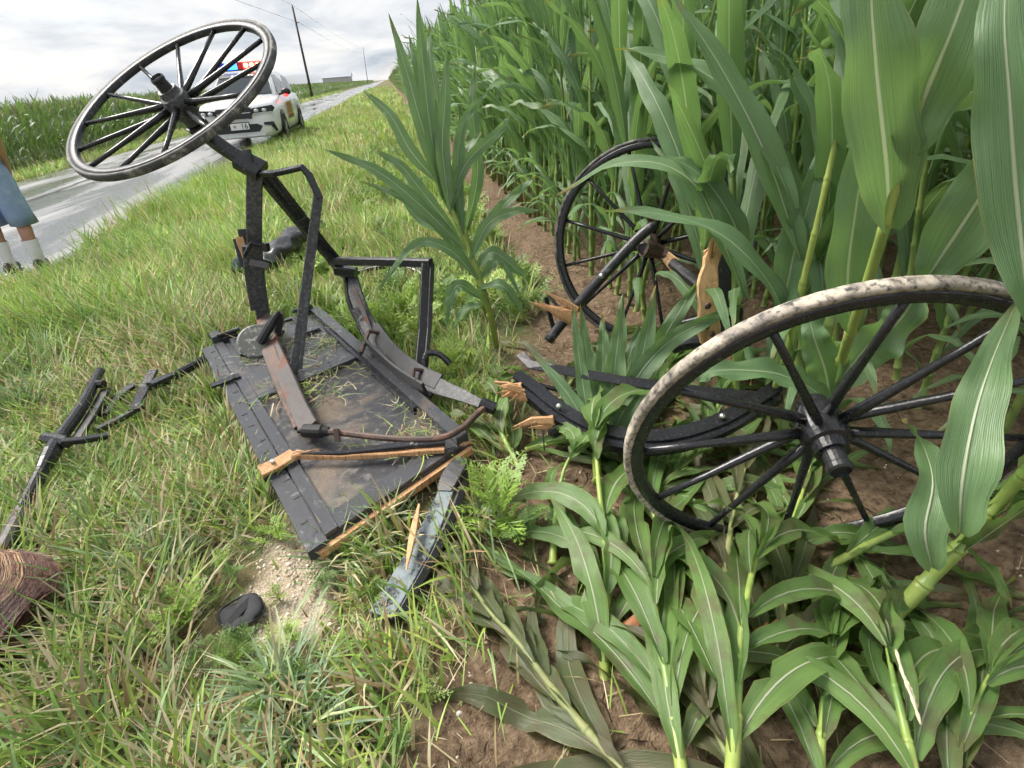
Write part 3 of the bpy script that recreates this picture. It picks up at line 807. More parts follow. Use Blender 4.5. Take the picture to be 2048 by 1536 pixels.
# ---- feathery weeds
def frond(P, W, np_, col, V, Q, T):
    """pinnate leaf: pairs of small lobed leaflets along a rib"""
    P = [np.array(p) for p in P]; n = len(P); fr = frames(P, (0.1, 0.2, 0.95))
    def quad(a, b, c_, d):
        i = len(V); V.extend([a, b, c_, d]); Q.append((i, i + 1, i + 2, i + 3)); T.extend([col * random.uniform(0.85, 1.15)] * 4)
    for k in range(np_):
        t = (k + 0.6) / np_; f_ = t * (n - 1); i = min(int(f_), n - 2); p = P[i] + (P[i + 1] - P[i]) * (f_ - i); tg, sd, nn = fr[i]
        w = W * math.sin(math.pi * min(0.97, 0.16 + 0.84 * t)) ** 0.8
        for s_ in (-1, 1):
            d = sd * s_ * 0.8 + tg * 0.6; d /= np.linalg.norm(d); e_ = np.cross(nn, d); tip = p + d * w + nn * w * random.uniform(-0.2, 0.15)
            q = w * 0.11
            quad(p - e_ * q * .6, p + d * w * .5 - e_ * q, tip, p + d * w * .5 + e_ * q)
            for u_ in (0.4, 0.66):
                m_ = p + d * w * u_
                for z_ in (-1, 1):
                    d2 = d * 0.7 + e_ * z_ * 0.75; l2 = w * 0.36 * (1.1 - u_ * 0.6); e2 = np.cross(nn, d2)
                    quad(m_ - e2 * q * .5, m_ + d2 * l2 * .5 - e2 * q * .7, m_ + d2 * l2, m_ + d2 * l2 * .5 + e2 * q * .7)
    for i in range(n - 1):
        tg, sd, nn = fr[i]; quad(P[i] - sd * .0015, P[i] + sd * .0015, P[i + 1] + sd * .001, P[i + 1] - sd * .001)
def weed_mesh(seed, nf, H, W, col, lobes=8):
    random.seed(seed); V = []; Q = []; T = []
    for k in range(nf):
        az = random.uniform(0, 6.28); z0 = H * random.uniform(0, 0.55); ln = H * random.uniform(0.55, 0.95)
        P = droop_path((random.gauss(0, .015), random.gauss(0, .015), z0), az, random.uniform(0.55, 1.3), ln, random.uniform(0.4, 1.3), 6, None)
        frond(P, W * random.uniform(0.7, 1.1), lobes, np.array(col) * random.uniform(0.8, 1.2), V, Q, T)
    for k in range(3):
        P = [np.array((0, 0, 0.)), np.array((random.gauss(0, .02), random.gauss(0, .02), H * .6))]
        i = len(V); V.extend([P[0] + (-.003, 0, 0), P[0] + (.003, 0, 0), P[1] + (.002, 0, 0), P[1] + (-.002, 0, 0)]); Q.append((i, i + 1, i + 2, i + 3)); T.extend([np.array(col)] * 4)
    return np.array(V), np.array(Q), np.array(T)
def weed(loc, seed, nf, H, W, col, label, lobes=8):
    V, Q, T = weed_mesh(seed, nf, H, W, col, lobes)
    o = link('feathery_weed', fast_mesh('feathery_weed', V, Q, 'weed', tint=T, smooth=False), loc=(loc[0], loc[1], height1(loc[0], loc[1]))); tag(o, label, 'weed', 'feathery weeds')
YG = (0.27, 0.41, 0.07); LG = (0.33, 0.45, 0.10); DG = (0.17, 0.28, 0.08)
weed((0.140, 1.319, 0.000), 1, 15, 0.24, 0.060, YG, 'bright fern-like weed on bare soil below the wreck', 9)
weed((0.184, 1.251, 0.000), 2, 12, 0.17, 0.040, DG, 'small dark feathery weed behind the bright fern-like weed')
weed((0.084, 2.380, 0.000), 3, 20, 0.22, 0.05, LG, 'pale feathery weed right of the rectangular black frame')
weed((0.082, 2.140, 0.000), 4, 12, 0.13, 0.04, LG, 'low pale weed beside the rusty iron rod end')
weed((-0.191, 2.823, 0.000), 5, 24, 0.28, 0.05, LG, 'bushy yellow-green weed inside the rectangular frame')
weed((-0.335, 3.082, 0.000), 6, 20, 0.24, 0.05, YG, 'yellow-green weed against the curved leaf spring')
weed((-0.097, 3.149, 0.000), 7, 20, 0.26, 0.05, YG, 'feathery weed growing through the fallen wheel spokes')
weed((-0.584, 1.457, 0.000), 8, 10, 0.10, 0.03, YG, 'low feathery weed by the left edge of the black panel', 6)
weed((-0.786, 1.188, 0.000), 9, 14, 0.13, 0.035, YG, 'low feathery weed left of the black pouch', 6)
weed((0.756, 1.433, 0.000), 10, 14, 0.14, 0.035, DG, 'dark feathery weed under the curved black shaft', 6)
# the rest of the weeds between verge and field, one mass
WV = [weed_mesh(60 + k, 14, 0.20, 0.045, [YG, LG, DG, (0.17, 0.28, 0.06)][k % 4], 6) for k in range(8)]
wx = []; wy = []
r_ = random.Random(4)
for k in range(420):
    y = r_.uniform(2.9, 11.0); x = r_.uniform(-0.9, 0.75) if y < 5.5 else r_.uniform(-0.7, 0.95)
    if x > float(soil_edge(np.array([y]))[0]) + 0.12: continue
    if in_quad(np.array([x]), np.array([y]), PANEL, -0.05)[0]: continue
    wx.append(x); wy.append(y)
for k in range(110): 
    x = r_.uniform(-1.3, -0.1); y = r_.uniform(0.7, 2.0)
    if in_quad(np.array([x]), np.array([y]), PANEL, -0.03)[0] or x > -0.2 + 0.2 * y - 0.1: continue
    wx.append(x); wy.append(-y)
VV = []; QQ = []; TT = []; b = 0
for x, y in zip(wx, wy):
    small = y < 0; y = abs(y); v, q, t = WV[r_.randrange(8)]; s = (r_.uniform(0.25, 0.45) if small else r_.uniform(0.6, 1.25)) * (1 + max(0, y - 5) * 0.05); a = r_.uniform(0, 6.28)
    VV.append(np.stack([(v[:, 0] * math.cos(a) - v[:, 1] * math.sin(a)) * s + x, (v[:, 0] * math.sin(a) + v[:, 1] * math.cos(a)) * s + y, v[:, 2] * s + height1(x, y)], -1)); QQ.append(q + b); b += len(v); TT.append(t * r_.uniform(0.75, 1.15))
o = link('weed_cover', fast_mesh('weed_cover', np.concatenate(VV), np.concatenate(QQ), 'weed', tint=np.concatenate(TT), smooth=False)); tag(o, 'feathery green weeds mixed into the grass along the field edge', 'weeds', kind='stuff')

# ---- pebbles, chaff and clods on the ground
def pebbles(n, xr, yr, size, cols_, keep):
    x = rng.uniform(*xr, n); y = rng.uniform(*yr, n); k = keep(x, y); x, y = x[k], y[k]; n = len(x); z = height(x, y)
    base = np.array([(1, 0, 0), (0, 1, 0), (-1, 0, 0), (0, -1, 0), (0.7, 0.7, .0), (0, 0, 0.75), (0, 0, -0.5)], float)
    base = np.array([(math.cos(a), math.sin(a), -0.2) for a in np.arange(6) * math.pi / 3] + [(0.6 * math.cos(a + .3), 0.6 * math.sin(a + .3), 0.55) for a in np.arange(6) * math.pi / 3], float)
    q = [(i, (i + 1) % 6, 6 + (i + 1) % 6, 6 + i) for i in range(6)] + [(6, 7, 8, 9), (6, 9, 10, 11)]
    s = rng.uniform(*size, n); el = rng.uniform(0.6, 1.0, n); az = rng.uniform(0, 6.28, n)
    X = base[None, :, 0] * s[:, None]; Y = base[None, :, 1] * (s * el)[:, None]; Z_ = base[None, :, 2] * (s * .7)[:, None]
    X = X * rng.uniform(0.8, 1.2, X.shape); c_, d_ = np.cos(az)[:, None], np.sin(az)[:, None]
    V = np.stack([X * c_ - Y * d_ + x[:, None], X * d_ + Y * c_ + y[:, None], Z_ + z[:, None] + (s * .15)[:, None]], -1).reshape(-1, 3)
    Q = (np.arange(n)[:, None, None] * 12 + np.array(q)[None]).reshape(-1, 4)
    cc = np.array(cols_)[rng.integers(len(cols_), size=n)] * rng.uniform(0.8, 1.15, (n, 1))
    return V, Q, np.repeat(cc, 12, axis=0)
gk = lambda x, y: np.hypot((x - GRAV[0]) / 0.15, (y - GRAV[1]) / 0.24) + 0.6 * (vnoise(x * 9, y * 9, 11) - .5) < 1.05
sets = [pebbles(2600, (-1.0, 0.0), (0.7, 2.0), (0.003, 0.009), [(0.60, 0.52, 0.40), (0.50, 0.42, 0.31), (0.68, 0.62, 0.52), (0.40, 0.32, 0.22)], gk),
        pebbles(260, (-1.2, 0.2), (0.5, 1.8), (0.003, 0.008), [(0.6, 0.55, 0.46), (0.45, 0.38, 0.30)], lambda x, y: x < soil_edge(y) + .1),
        pebbles(700, (-0.2, 2.2), (0.3, 4.5), (0.002, 0.0065), [(0.62, 0.56, 0.46), (0.5, 0.42, 0.33)], lambda x, y: x > soil_edge(y)),
        pebbles(900, (-0.3, 2.2), (0.3, 4.5), (0.006, 0.018), [(0.16, 0.11, 0.07), (0.11, 0.075, 0.046)], lambda x, y: (x > soil_edge(y)) & (vnoise(x * 3, y * 3, 95) > .45))]
b = 0; VV = []; QQ = []; TT = []
for v, q, t in sets: VV.append(v); QQ.append(q + b); TT.append(t); b += len(v)
o = link('pebbles', fast_mesh('pebbles', np.concatenate(VV), np.concatenate(QQ), 'tint_solid', tint=np.concatenate(TT), smooth=False)); tag(o, 'pale pebbles and soil crumbs strewn over gravel patch and field soil', 'pebbles', kind='stuff')
# chaff: short dry bits lying on soil
n = 1300; x = rng.uniform(-0.4, 2.0, n); y = rng.uniform(0.3, 4.0, n); k = x > soil_edge(y) - .1; x, y = x[k], y[k]; n = len(x)
V, Q, T = blades(x, y, rng.uniform(0.015, 0.08, n), rng.uniform(0.0015, 0.004, n), rng.uniform(0, 6.28, n), np.full(n, 1.5), rng.uniform(-.1, .2, n), STRAWS[rng.integers(4, size=n)] * rng.uniform(.7, 1.1, (n, 1)), z=height(x, y) + 0.014)
o = link('chaff', fast_mesh('chaff', V, Q, 'grass', tint=T)); tag(o, 'dry chaff and short straw bits lying on the soil', 'chaff', kind='stuff')

# ------------------------------------------------------------------ carriage wheels
def wheel_shapes(R, nsp=12, dish=0.05):
    """parts of a wooden wheel round +Z (the outer side): tyre, rim, hub, hub cap, spokes"""
    k = 64
    tyre = lathe([(R - .018, -.013), (R - .005, -.017), (R, -.011), (R + .001, 0), (R, .011), (R - .005, .017), (R - .018, .013), (R - .018, -.013)], k)
    rim = lathe([(R - .048, -.010), (R - .044, -.015), (R - .022, -.017), (R - .017, -.013), (R - .017, .013), (R - .022, .017), (R - .044, .015), (R - .048, .010), (R - .048, -.010)], k)
    hub = lathe([(.0, -.085 - dish), (.040, -.085 - dish), (.044, -.05 - dish), (.056, -.045 - dish), (.060, -.02 - dish), (.060, .02 - dish), (.054, .045 - dish), (.044, .05 - dish), (.040, .075 - dish), (.0, .075 - dish)], 24)
    cap = lathe([(.0, .06 - dish), (.032, .06 - dish), (.028, .078 - dish), (.026, .108 - dish), (.029, .112 - dish), (.029, .125 - dish), (.024, .130 - dish), (.022, .120 - dish), (.0, .120 - dish)], 18)
    sp = []
    for i in range(nsp):
        a = 2 * math.pi * (i + 0.37) / nsp; st = (.012 if i % 2 else -.012)
        d = np.array((math.cos(a), math.sin(a), 0))
        P = [d * .05 + np.array((0, 0, -dish + st)), d * .12 + np.array((0, 0, -dish * .85 + st * .85)), d * (R * .62) + np.array((0, 0, -dish * .35 + st * .3)), d * (R - .042) + np.array((0, 0, 0))]
        sp.append(sweep(P, circ(1, 8), (0, 0, 1), [(.0120, .0155), (.0120, .0150), (.0088, .0098), (.0092, .0098)]))
    return tyre, rim, hub, cap, sp
def axis_matrix(c_, n, spin=0.0):
    q = Vector(n).to_track_quat('Z', 'Y').to_matrix().to_4x4()
    m = q @ Matrix.Rotation(spin, 4, 'Z'); m.translation = Vector(c_); return m
def carriage_wheel(name, R, parent, mw, hub_mat='black_paint', spoke_mat='black_paint', rim_mat='black_paint', nsp=12, tread='tread_dark'):
    """the rim mesh is the wheel; tyre, hub, hub cap and each spoke hang under it. mw = matrix in the parent's space"""
    tyre, rim, hub, cap, sp = wheel_shapes(R, nsp)
    w = link(name, mesh('rim', *rim, rim_mat, smooth=True), parent)
    w.matrix_basis = mw
    link('tyre', mesh('tyre', *tyre, [tread], smooth=True), w)
    link('hub', mesh('hub', *hub, hub_mat, smooth=False), w)
    link('hub_cap', mesh('hub_cap', *cap, 'worn_black', smooth=False), w)
    for v, f in sp: link('spoke', mesh('spoke', v, f, spoke_mat, smooth=True), w)
    return w

C1 = Vector((-0.911, 2.872, 1.306)); N1 = Vector((-0.303, -0.443, 0.844)).normalized()
# ---- the upended running gear: wheel in the air, axle beam, springs and bars in one piece
ug = Thing('buggy_undercarriage', (-0.246, 2.568, 0.129), 'upended black buggy axle with one wheel raised in the air and bent frame bars', 'carriage axle')
mw = axis_matrix(C1 - ug.b, N1, 0.2)
carriage_wheel('wheel', 0.5, ug.o, mw, 'worn_grey', 'black_paint', 'worn_black', 14)
BE = (-0.381, 3.014, 0.400)
P_ax = [tuple(C1 - N1 * 0.06), (-0.919, 3.023, 1.236), (-0.877, 3.024, 1.150), (-0.801, 3.002, 1.072), (-0.719, 2.977, 1.010), (-0.663, 2.960, 0.956), (-0.547, 3.009, 0.709), BE]
ug.add('axle_beam', bar(P_ax, .060, .050, (0.6, -0.7, 0.3), 28, scales=[(.75, .75)] * 6 + [(1, 1)] * 22), 'black_paint', parent=None)
ug.add('axle_clip', bar([(-0.737, 2.953, 1.024), (-0.692, 2.935, 0.995), (-0.643, 2.916, 0.966)], .10, .05, (0.6, -0.7, 0.3)), 'black_paint')
ug.add('clip_bolt', tube([(-0.682, 2.941, 1.059), (-0.681, 2.917, 0.997)], .012, None, 8), 'worn_black')
ug.add('hub_collar', tube([tuple(C1 - N1 * .14), tuple(C1 - N1 * .20)], .05, None, 14), 'black_paint')
ug.add('hub_block', bar([(-0.885, 2.966, 1.188), (-0.858, 2.947, 1.162)], .09, .05, (0.6, -.7, .3)), 'black_paint')
# flat upright bar and its worn continuation lying across the panel
ug.add('upright_bar', bar([(-0.673, 2.937, 0.984), (-0.739, 2.935, 0.771), (-0.789, 2.959, 0.597), (-0.834, 2.996, 0.406), (-0.863, 3.002, 0.208)], .072, .030, (0.25, -0.9, 0.3), 24), 'worn_grey')
ug.add('cover_plate', bar([(-0.794, 2.945, 0.622), (-0.836, 2.970, 0.442), (-0.862, 2.990, 0.277)], .092, .026, (0.25, -0.9, 0.3)), 'worn_grey')
ug.add('rust_strap', bar([(-0.822, 2.930, 0.548), (-0.736, 2.913, 0.521)], .034, .014, (0.25, -0.9, 0.3)), 'rust_bar')
ug.add('u_bolt', tube([(-0.836, 2.913, 0.585), (-0.786, 2.916, 0.644), (-0.711, 2.906, 0.617)], .010, None, 7), 'black_paint')
ug.add('u_bolt_nut', bar([(-0.718, 2.902, 0.639), (-0.720, 2.903, 0.599)], .03, .03), 'black_paint')
ug.add('worn_bar', bar([(-0.862, 3.004, 0.231), (-0.788, 2.753, 0.159), (-0.654, 2.342, 0.151), (-0.571, 2.084, 0.151), (-0.501, 1.887, 0.152)], .080, .022, (-0.35, -0.45, 0.8), 20), 'rust_bar', label='worn reddish bar lying over the black panel')
ug.add('worn_bar_under_leaf', bar([(-0.821, 2.778, 0.153), (-0.685, 2.361, 0.135), (-0.543, 1.958, 0.142)], .074, .018, (-0.35, -0.45, 0.8), 12), 'iron_rust')
# round step plate with its two-pronged bracket
pc = Vector((-0.866, 2.788, 0.178)); pn = Vector((0.10, -0.62, 0.78)).normalized()
v, f = lathe([(0, .008), (.088, .008), (.097, .004), (.097, -.006), (0, -.006)], 28); mm_ = axis_matrix(pc, pn)
sp_ = ug.add('step_plate', ([tuple(mm_ @ Vector(p)) for p in v], f), 'chipped_disc', label='round chipped step plate')
ug.add('step_prong', tube([(-0.848, 2.773, 0.177), (-0.773, 2.786, 0.260), (-0.721, 2.790, 0.322)], .020, 8, 9, [1.2] * 4 + [1, .9, .7, .45]), 'worn_black', parent=sp_)
ug.add('step_prong', tube([(-0.761, 2.818, 0.200), (-0.733, 2.816, 0.264), (-0.717, 2.803, 0.306)], .017, 6, 9, [1.1] * 4 + [.8, .5]), 'worn_black', parent=sp_)
ug.add('step_foot', bar([(-0.825, 2.882, 0.171), (-0.752, 2.870, 0.170)], .05, .02), 'worn_black', parent=sp_)
ug.add('torn_bolt', splinters((-0.842, 2.806, 0.115), (0, -.2, -1), 4, .05, .5, .012, 4), 'raw_wood')
# bent channel bar
ug.add('bent_bar', bar([(-0.656, 2.902, 0.959), (-0.578, 2.844, 0.959), (-0.498, 2.803, 0.972), (-0.439, 2.776, 0.981), (-0.415, 2.765, 0.948), (-0.385, 2.714, 0.849)], .030, .022, (0.2, -0.5, 0.8)), 'black_paint')
ug.add('channel_bar', join(bar([(-0.391, 2.722, 0.861), (-0.518, 2.633, 0.509), (-0.656, 2.472, 0.114)], .040, .014, (0.3, -0.95, 0.1)), bar([(-0.384, 2.729, 0.850), (-0.505, 2.645, 0.504), (-0.626, 2.488, 0.128)], .018, .035, (0.3, -0.95, 0.1))), 'worn_grey')
# square frame on the right
ug.add('frame_top_bar', bar([(-0.450, 3.014, 0.481), (-0.179, 2.789, 0.510), (0.067, 2.577, 0.533)], .034, .040, (0, 0, 1)), 'worn_black')
ug.add('frame_side_bar', join(bar([(0.043, 2.584, 0.529), (-0.019, 2.377, 0.285), (-0.064, 2.228, 0.155)], .044, .020, (0.2, -.97, 0.2)), bar([(0.066, 2.597, 0.517), (0.004, 2.392, 0.276), (-0.041, 2.241, 0.144)], .022, .05, (0.2, -.97, 0.2))), 'worn_black')
ug.add('frame_clip', bar([(-0.426, 2.985, 0.438), (-0.322, 2.936, 0.423)], .05, .05), 'black_paint')
ug.add('stay_rod', tube([(-0.624, 2.922, 0.941), (-0.532, 2.954, 0.739), (-0.427, 3.015, 0.489)], .009, None, 7), 'black_paint')
ug.add('stay_rod', tube([(-0.596, 2.917, 0.940), (-0.504, 2.946, 0.732), (-0.402, 3.007, 0.483)], .009, None, 7), 'black_paint')
ug.add('wire_tie', tube([(-0.559, 2.900, 0.719), (-0.513, 2.899, 0.729), (-0.499, 2.927, 0.741)], .006, None, 6), 'black_paint')
ug.add('hook_rod', tube([(-0.042, 2.214, 0.158), (-0.029, 2.241, 0.208), (-0.004, 2.248, 0.226), (0.039, 2.226, 0.220), (0.076, 2.198, 0.182)], .014, 14, 8), 'black_paint')
# leaf spring: three leaves bent together, held by two clamps
SP = [(-0.359, 2.994, 0.412), (-0.329, 2.838, 0.291), (-0.275, 2.659, 0.198), (-0.186, 2.405, 0.165), (-0.084, 2.196, 0.155), (0.004, 2.065, 0.155), (0.094, 1.949, 0.160), (0.182, 1.849, 0.151)]
S0 = np.array(SP)
ug.add('spring_leaf', bar([tuple(p) for p in S0], .080, .014, (-0.55, -0.35, 0.75), 34, [(1, 1)] * 22 + [(1 - .055 * i, 1) for i in range(12)]), 'worn_grey')
ug.add('spring_leaf', bar([tuple(p + np.array((-.012, -.008, -.016))) for p in S0[1:6]], .076, .013, (-0.55, -0.35, 0.75), 26), 'black_paint')
ug.add('spring_leaf', bar([tuple(p + np.array((.01, .006, .014))) for p in S0[2:6]], .072, .013, (-0.55, -0.35, 0.75), 22), 'worn_black')
ug.add('beam_horn', bar([BE, (-0.380, 2.914, 0.287), (-0.351, 2.825, 0.203), (-0.296, 2.674, 0.117), (-0.256, 2.600, 0.082)], .060, .040, (-0.9, -0.2, .2), 18, [1 - .035 * i for i in range(18)]), 'black_paint')
ug.add('horn_plate', bar([(-0.343, 2.854, 0.376), (-0.314, 2.770, 0.298), (-0.274, 2.638, 0.202)], .030, .008, (-0.5, -0.6, 0.6), 8, [.6, 1, 1, 1, .9, .8, .6, .3]), 'rust_bar', label='reddish scraped face of the axle horn')
for a_, b_, c_ in (((-0.325, 2.458, 0.178), (-0.282, 2.595, 0.227), (-0.214, 2.593, 0.201)), ((-0.100, 2.126, 0.150), (-0.083, 2.173, 0.196), (-0.033, 2.177, 0.176))):
    ug.add('spring_clamp', tube([a_, b_, c_], .011, None, 7), 'iron_rust')
ug.add('spring_side_plate', bar([(-0.291, 2.507, 0.192), (-0.164, 2.230, 0.171), (-0.048, 2.041, 0.158)], .075, .014, (-0.8, -.5, -.25), 10), 'worn_black')
# rusty iron rod curving back to the spring eye
ug.add('iron_rod', tube([(-0.460, 1.859, 0.154), (-0.346, 1.813, 0.147), (-0.215, 1.746, 0.148), (-0.088, 1.693, 0.151), (0.003, 1.680, 0.153), (0.072, 1.716, 0.155), (0.132, 1.772, 0.166), (0.188, 1.825, 0.173)], .0125, 30, 9), 'iron_rust')
ug.add('spring_eye', tube([(0.162, 1.833, 0.178), (0.211, 1.802, 0.160)], .026, None, 12), 'black_paint')
ug.add('bush', tube([(-0.545, 1.884, 0.154), (-0.526, 1.881, 0.154), (-0.522, 1.880, 0.154), (-0.453, 1.857, 0.153), (-0.449, 1.856, 0.153), (-0.427, 1.851, 0.150)], .026, None, 14, [.35, .4, 1, 1, .8, .7]), 'black_rubber')
ug.add('rod_clamp', bar([(-0.393, 1.824, 0.173), (-0.394, 1.799, 0.130)], .022, .018), 'iron_rust')

# ---- the big black panel
A_, B_, C_, D_ = [Vector(p) for p in PANEL]
pup = (B_ - A_).cross(D_ - A_).normalized(); pup = pup if pup.z > 0 else -pup
def pq(u, v): return (A_ * (1 - u) + B_ * u) * (1 - v) + (D_ * (1 - u) + C_ * u) * v
def slab(u0, u1, v0, v1, lo, hi): return hexa([pq(u0, v0), pq(u0, v1), pq(u1, v1), pq(u1, v0)], lo, hi, pup)
pn_ = Thing('broken_tailboard', pq(.5, .5), 'large black tailboard of a buggy with raised rails lying flat, muddy and torn', 'tailboard')
base_ = pn_.add('base_board', slab(0.005, 0.995, 0.004, 0.995, -.030, 0.0), 'panel_board', label='rough muddy lower board')
pn_.add('upper_board', slab(0.16, 0.91, 0.012, 0.405, 0.0, .010), 'panel_grey')
rl = pn_.add('left_rail', slab(0.0, 0.092, 0.0, 1.0, -.028, .014), 'panel_grey')
pn_.add('left_rail_strip', slab(0.100, 0.165, 0.006, 0.99, 0.0, .020), 'panel_grey')
for i in range(15):
    v_ = .04 + i * .063 + random.uniform(-.012, .012); u_ = random.choice((.03, .045, .055))
    pn_.add('slot', slab(u_, u_ + .035, v_, v_ + .004, .0135, .0155), 'black_rubber', parent=rl)
pn_.add('cross_rail', slab(0.168, 0.905, 0.395, 0.440, .002, .022), 'panel_grey')
pn_.add('batten', slab(0.215, 0.345, 0.012, 0.155, .010, .028), 'panel_grey')
pn_.add('batten', slab(0.740, 0.860, 0.012, 0.165, .010, .028), 'panel_grey')
rr = pn_.add('right_rail', slab(0.918, 1.0, 0.0, 0.985, -.028, .040), 'panel_grey')
pn_.add('right_rail_lip', slab(0.885, 0.915, 0.17, 0.80, 0.0, .030), 'black_paint', parent=rr)
pn_.add('top_rail', slab(0.17, 0.91, -.006, 0.008, -.020, .024), 'panel_grey')
pn_.add('foot_rail', slab(0.168, 0.915, 0.945, 0.992, 0.0, .016), 'panel_grey')
pn_.add('torn_edge', slab(0.045, 0.985, 0.996, 1.007, -.032, -.006), 'raw_wood', label='raw torn wooden edge')
for s_, u_ in enumerate((.17, .80)):
    hg = pn_.add('hinge', slab(u_, u_ + .12, -.020, .012, .024, .040), 'black_paint')
    pn_.add('hinge_pin', tube([pq(u_ - .03, -.004) + pup * .052, pq(u_ + .15, -.004) + pup * .052], .011, None, 8), 'worn_black', parent=hg)
pn_.add('hinge_block', slab(.10, .17, -.055, -.006, -.01, .05), 'panel_grey')
lt = pn_.add('latch', slab(-.06, .14, .268, .292, .021, .030), 'black_paint')
pn_.add('latch_bolt', tube([pq(.095, .285) + pup * .028, pq(.095, .285) + pup * .05], .008, None, 8), 'bolt_metal', parent=lt)
pn_.add('edge_splinters', splinters(pq(.93, .985), (pq(1, 1) - pq(0, 1)), 7, .10, .5, .012, 2), 'raw_wood')
# grass bits and straw lying on the panel: thin strips bent sideways, in little heaps
def strips(n, cen, ln, wd, cols_, zf):
    V = []; Q = []; T = []
    for k in range(n):
        p = np.array(cen(k), float); a = random.uniform(0, 6.28); w = random.uniform(*wd) / 2; L_ = random.uniform(*ln); bd = random.gauss(0, 1.1); b0 = len(V); lift = random.uniform(0, .012); c0 = np.array(cols_[random.randrange(len(cols_))]) * random.uniform(.75, 1.15)
        for i in range(6):
            v = i / 5; aa = a + bd * v; s_ = np.array((-math.sin(aa), math.cos(aa), random.uniform(-.3, .3))); z = zf(p[0], p[1]) + .004 + lift * math.sin(3.1 * v + k)
            ww = w * (1 - .75 * v); V += [(p[0] - s_[0] * ww, p[1] - s_[1] * ww, z - s_[2] * ww), (p[0] + s_[0] * ww, p[1] + s_[1] * ww, z + s_[2] * ww)]; T += [c0, c0]
            p = p + np.array((math.cos(aa), math.sin(aa), 0)) * L_ / 5
        for i in range(5): Q.append((b0 + 2 * i, b0 + 2 * i + 1, b0 + 2 * i + 3, b0 + 2 * i + 2))
    return np.array(V), np.array(Q), np.array(T)
heaps = [(random.uniform(.2, .88), random.uniform(.1, .93)) for k in range(22)] + [(.3, .47), (.5, .46), (.7, .45), (.85, .5), (.88, .75), (.9, .85), (.6, .22)]
def on_panel(k):
    h_ = heaps[random.randrange(len(heaps))]; u_ = min(.9, max(.17, h_[0] + random.gauss(0, .06))); v_ = min(.96, max(.03, h_[1] + random.gauss(0, .022))); return pq(u_, v_)
def panel_z(x, y): return A_.z - (pup.x * (x - A_.x) + pup.y * (y - A_.y)) / pup.z + .012
V, Q, T = strips(600, on_panel, (.02, .15), (.002, .0065), [tuple(q) for q in STRAWS] + [tuple(q) for q in GREENS] + [(.10, .07, .04)] * 3, panel_z)
o = link('straw_litter', fast_mesh('straw_litter', V, Q, 'grass', tint=T)); tag(o, 'grass clippings and straw scattered over the black panel', 'straw', kind='stuff')

# ---- broken wood and bars lying about
t_ = Thing('splintered_stick', (-0.274, 1.710, 0.120), 'long splintered black and orange wooden stick lying across the panel', 'broken wood')
t_.add('painted_side', bar([(-0.525, 1.753, 0.135), (-0.361, 1.714, 0.135), (-0.198, 1.694, 0.140), (0.001, 1.673, 0.140)], .045, .020, (0, 0, 1), 12, [(.2 + .073 * min(i, 11), .5 + .045 * i) for i in range(12)]), 'black_paint')
t_.add('torn_face', bar([(-0.553, 1.760, 0.125), (-0.382, 1.710, 0.122), (-0.201, 1.676, 0.122), (-0.006, 1.649, 0.120)], .026, .022, (0, 0, 1), 12, [(.25 + .07 * min(i, 11) * (.75 + .4 * ((i * 7) % 5) / 4), .8 + .3 * ((i * 3) % 4) / 3) for i in range(12)]), 'raw_wood')
t_.add('bolt', tube([(-0.044, 1.679, 0.100), (-0.044, 1.638, 0.100)], .008, None, 7), 'iron_rust')
t_ = Thing('torn_wood_block', (-0.615, 1.759, 0.100), 'short torn wood block with orange split face on the left rail of the panel', 'broken wood')
t_.add('split_face', bar([(-0.656, 1.696, 0.125), (-0.601, 1.724, 0.128), (-0.550, 1.767, 0.130)], .048, .020, (-.2, -.5, .8)), 'raw_wood')
t_.add('painted_back', bar([(-0.661, 1.712, 0.100), (-0.606, 1.738, 0.100), (-0.552, 1.784, 0.100)], .055, .024, (-.2, -.5, .8)), 'black_paint')
t_.add('bolt', tube([(-0.620, 1.728, 0.120), (-0.614, 1.719, 0.150)], .008, None, 8), 'bolt_metal')
t_.add('splinter', splinters((-0.551, 1.748, 0.135), (1, .05, .1), 6, .11, .25, .008, 6), 'raw_wood')

t_ = Thing('bent_plank', (-0.127, 1.303, 0.020), 'bent plank with worn pale blue paint and black edge on the soil', 'plank')
PP = [(0.027, 1.579, 0.100), (-0.044, 1.396, 0.085), (-0.116, 1.261, 0.060), (-0.182, 1.159, 0.040), (-0.245, 1.062, 0.025)]
t_.add('face', bar(PP, .075, .012, (-.25, -.35, .9), 16, [(.6 + .05 * min(i, 8), 1) for i in range(16)]), 'plank_blue')
t_.add('edge', bar([tuple(np.array(p) + np.array((.045, -.005, -.014))) for p in PP], .030, .034, (.5, -.3, .8), 16), 'worn_black')
t_.add('broken_tip', bar([(0.054, 1.580, 0.115), (0.008, 1.515, 0.100), (-0.026, 1.448, 0.090)], .075, .030, (-.25, -.35, .9), 6, [.6, .9, 1, 1, .9, .7]), 'worn_black')
t_ = Thing('wood_sliver', (-0.150, 1.271, 0.080), 'thin orange wood sliver leaning against the pale blue plank', 'broken wood')
t_.add('sliver', bar([(-0.111, 1.380, 0.120), (-0.138, 1.269, 0.100), (-0.167, 1.165, 0.070)], .022, .012, (-.3, -.4, .8), 8, [.25, .6, .9, 1, .95, .8, .5, .15]), 'raw_wood')

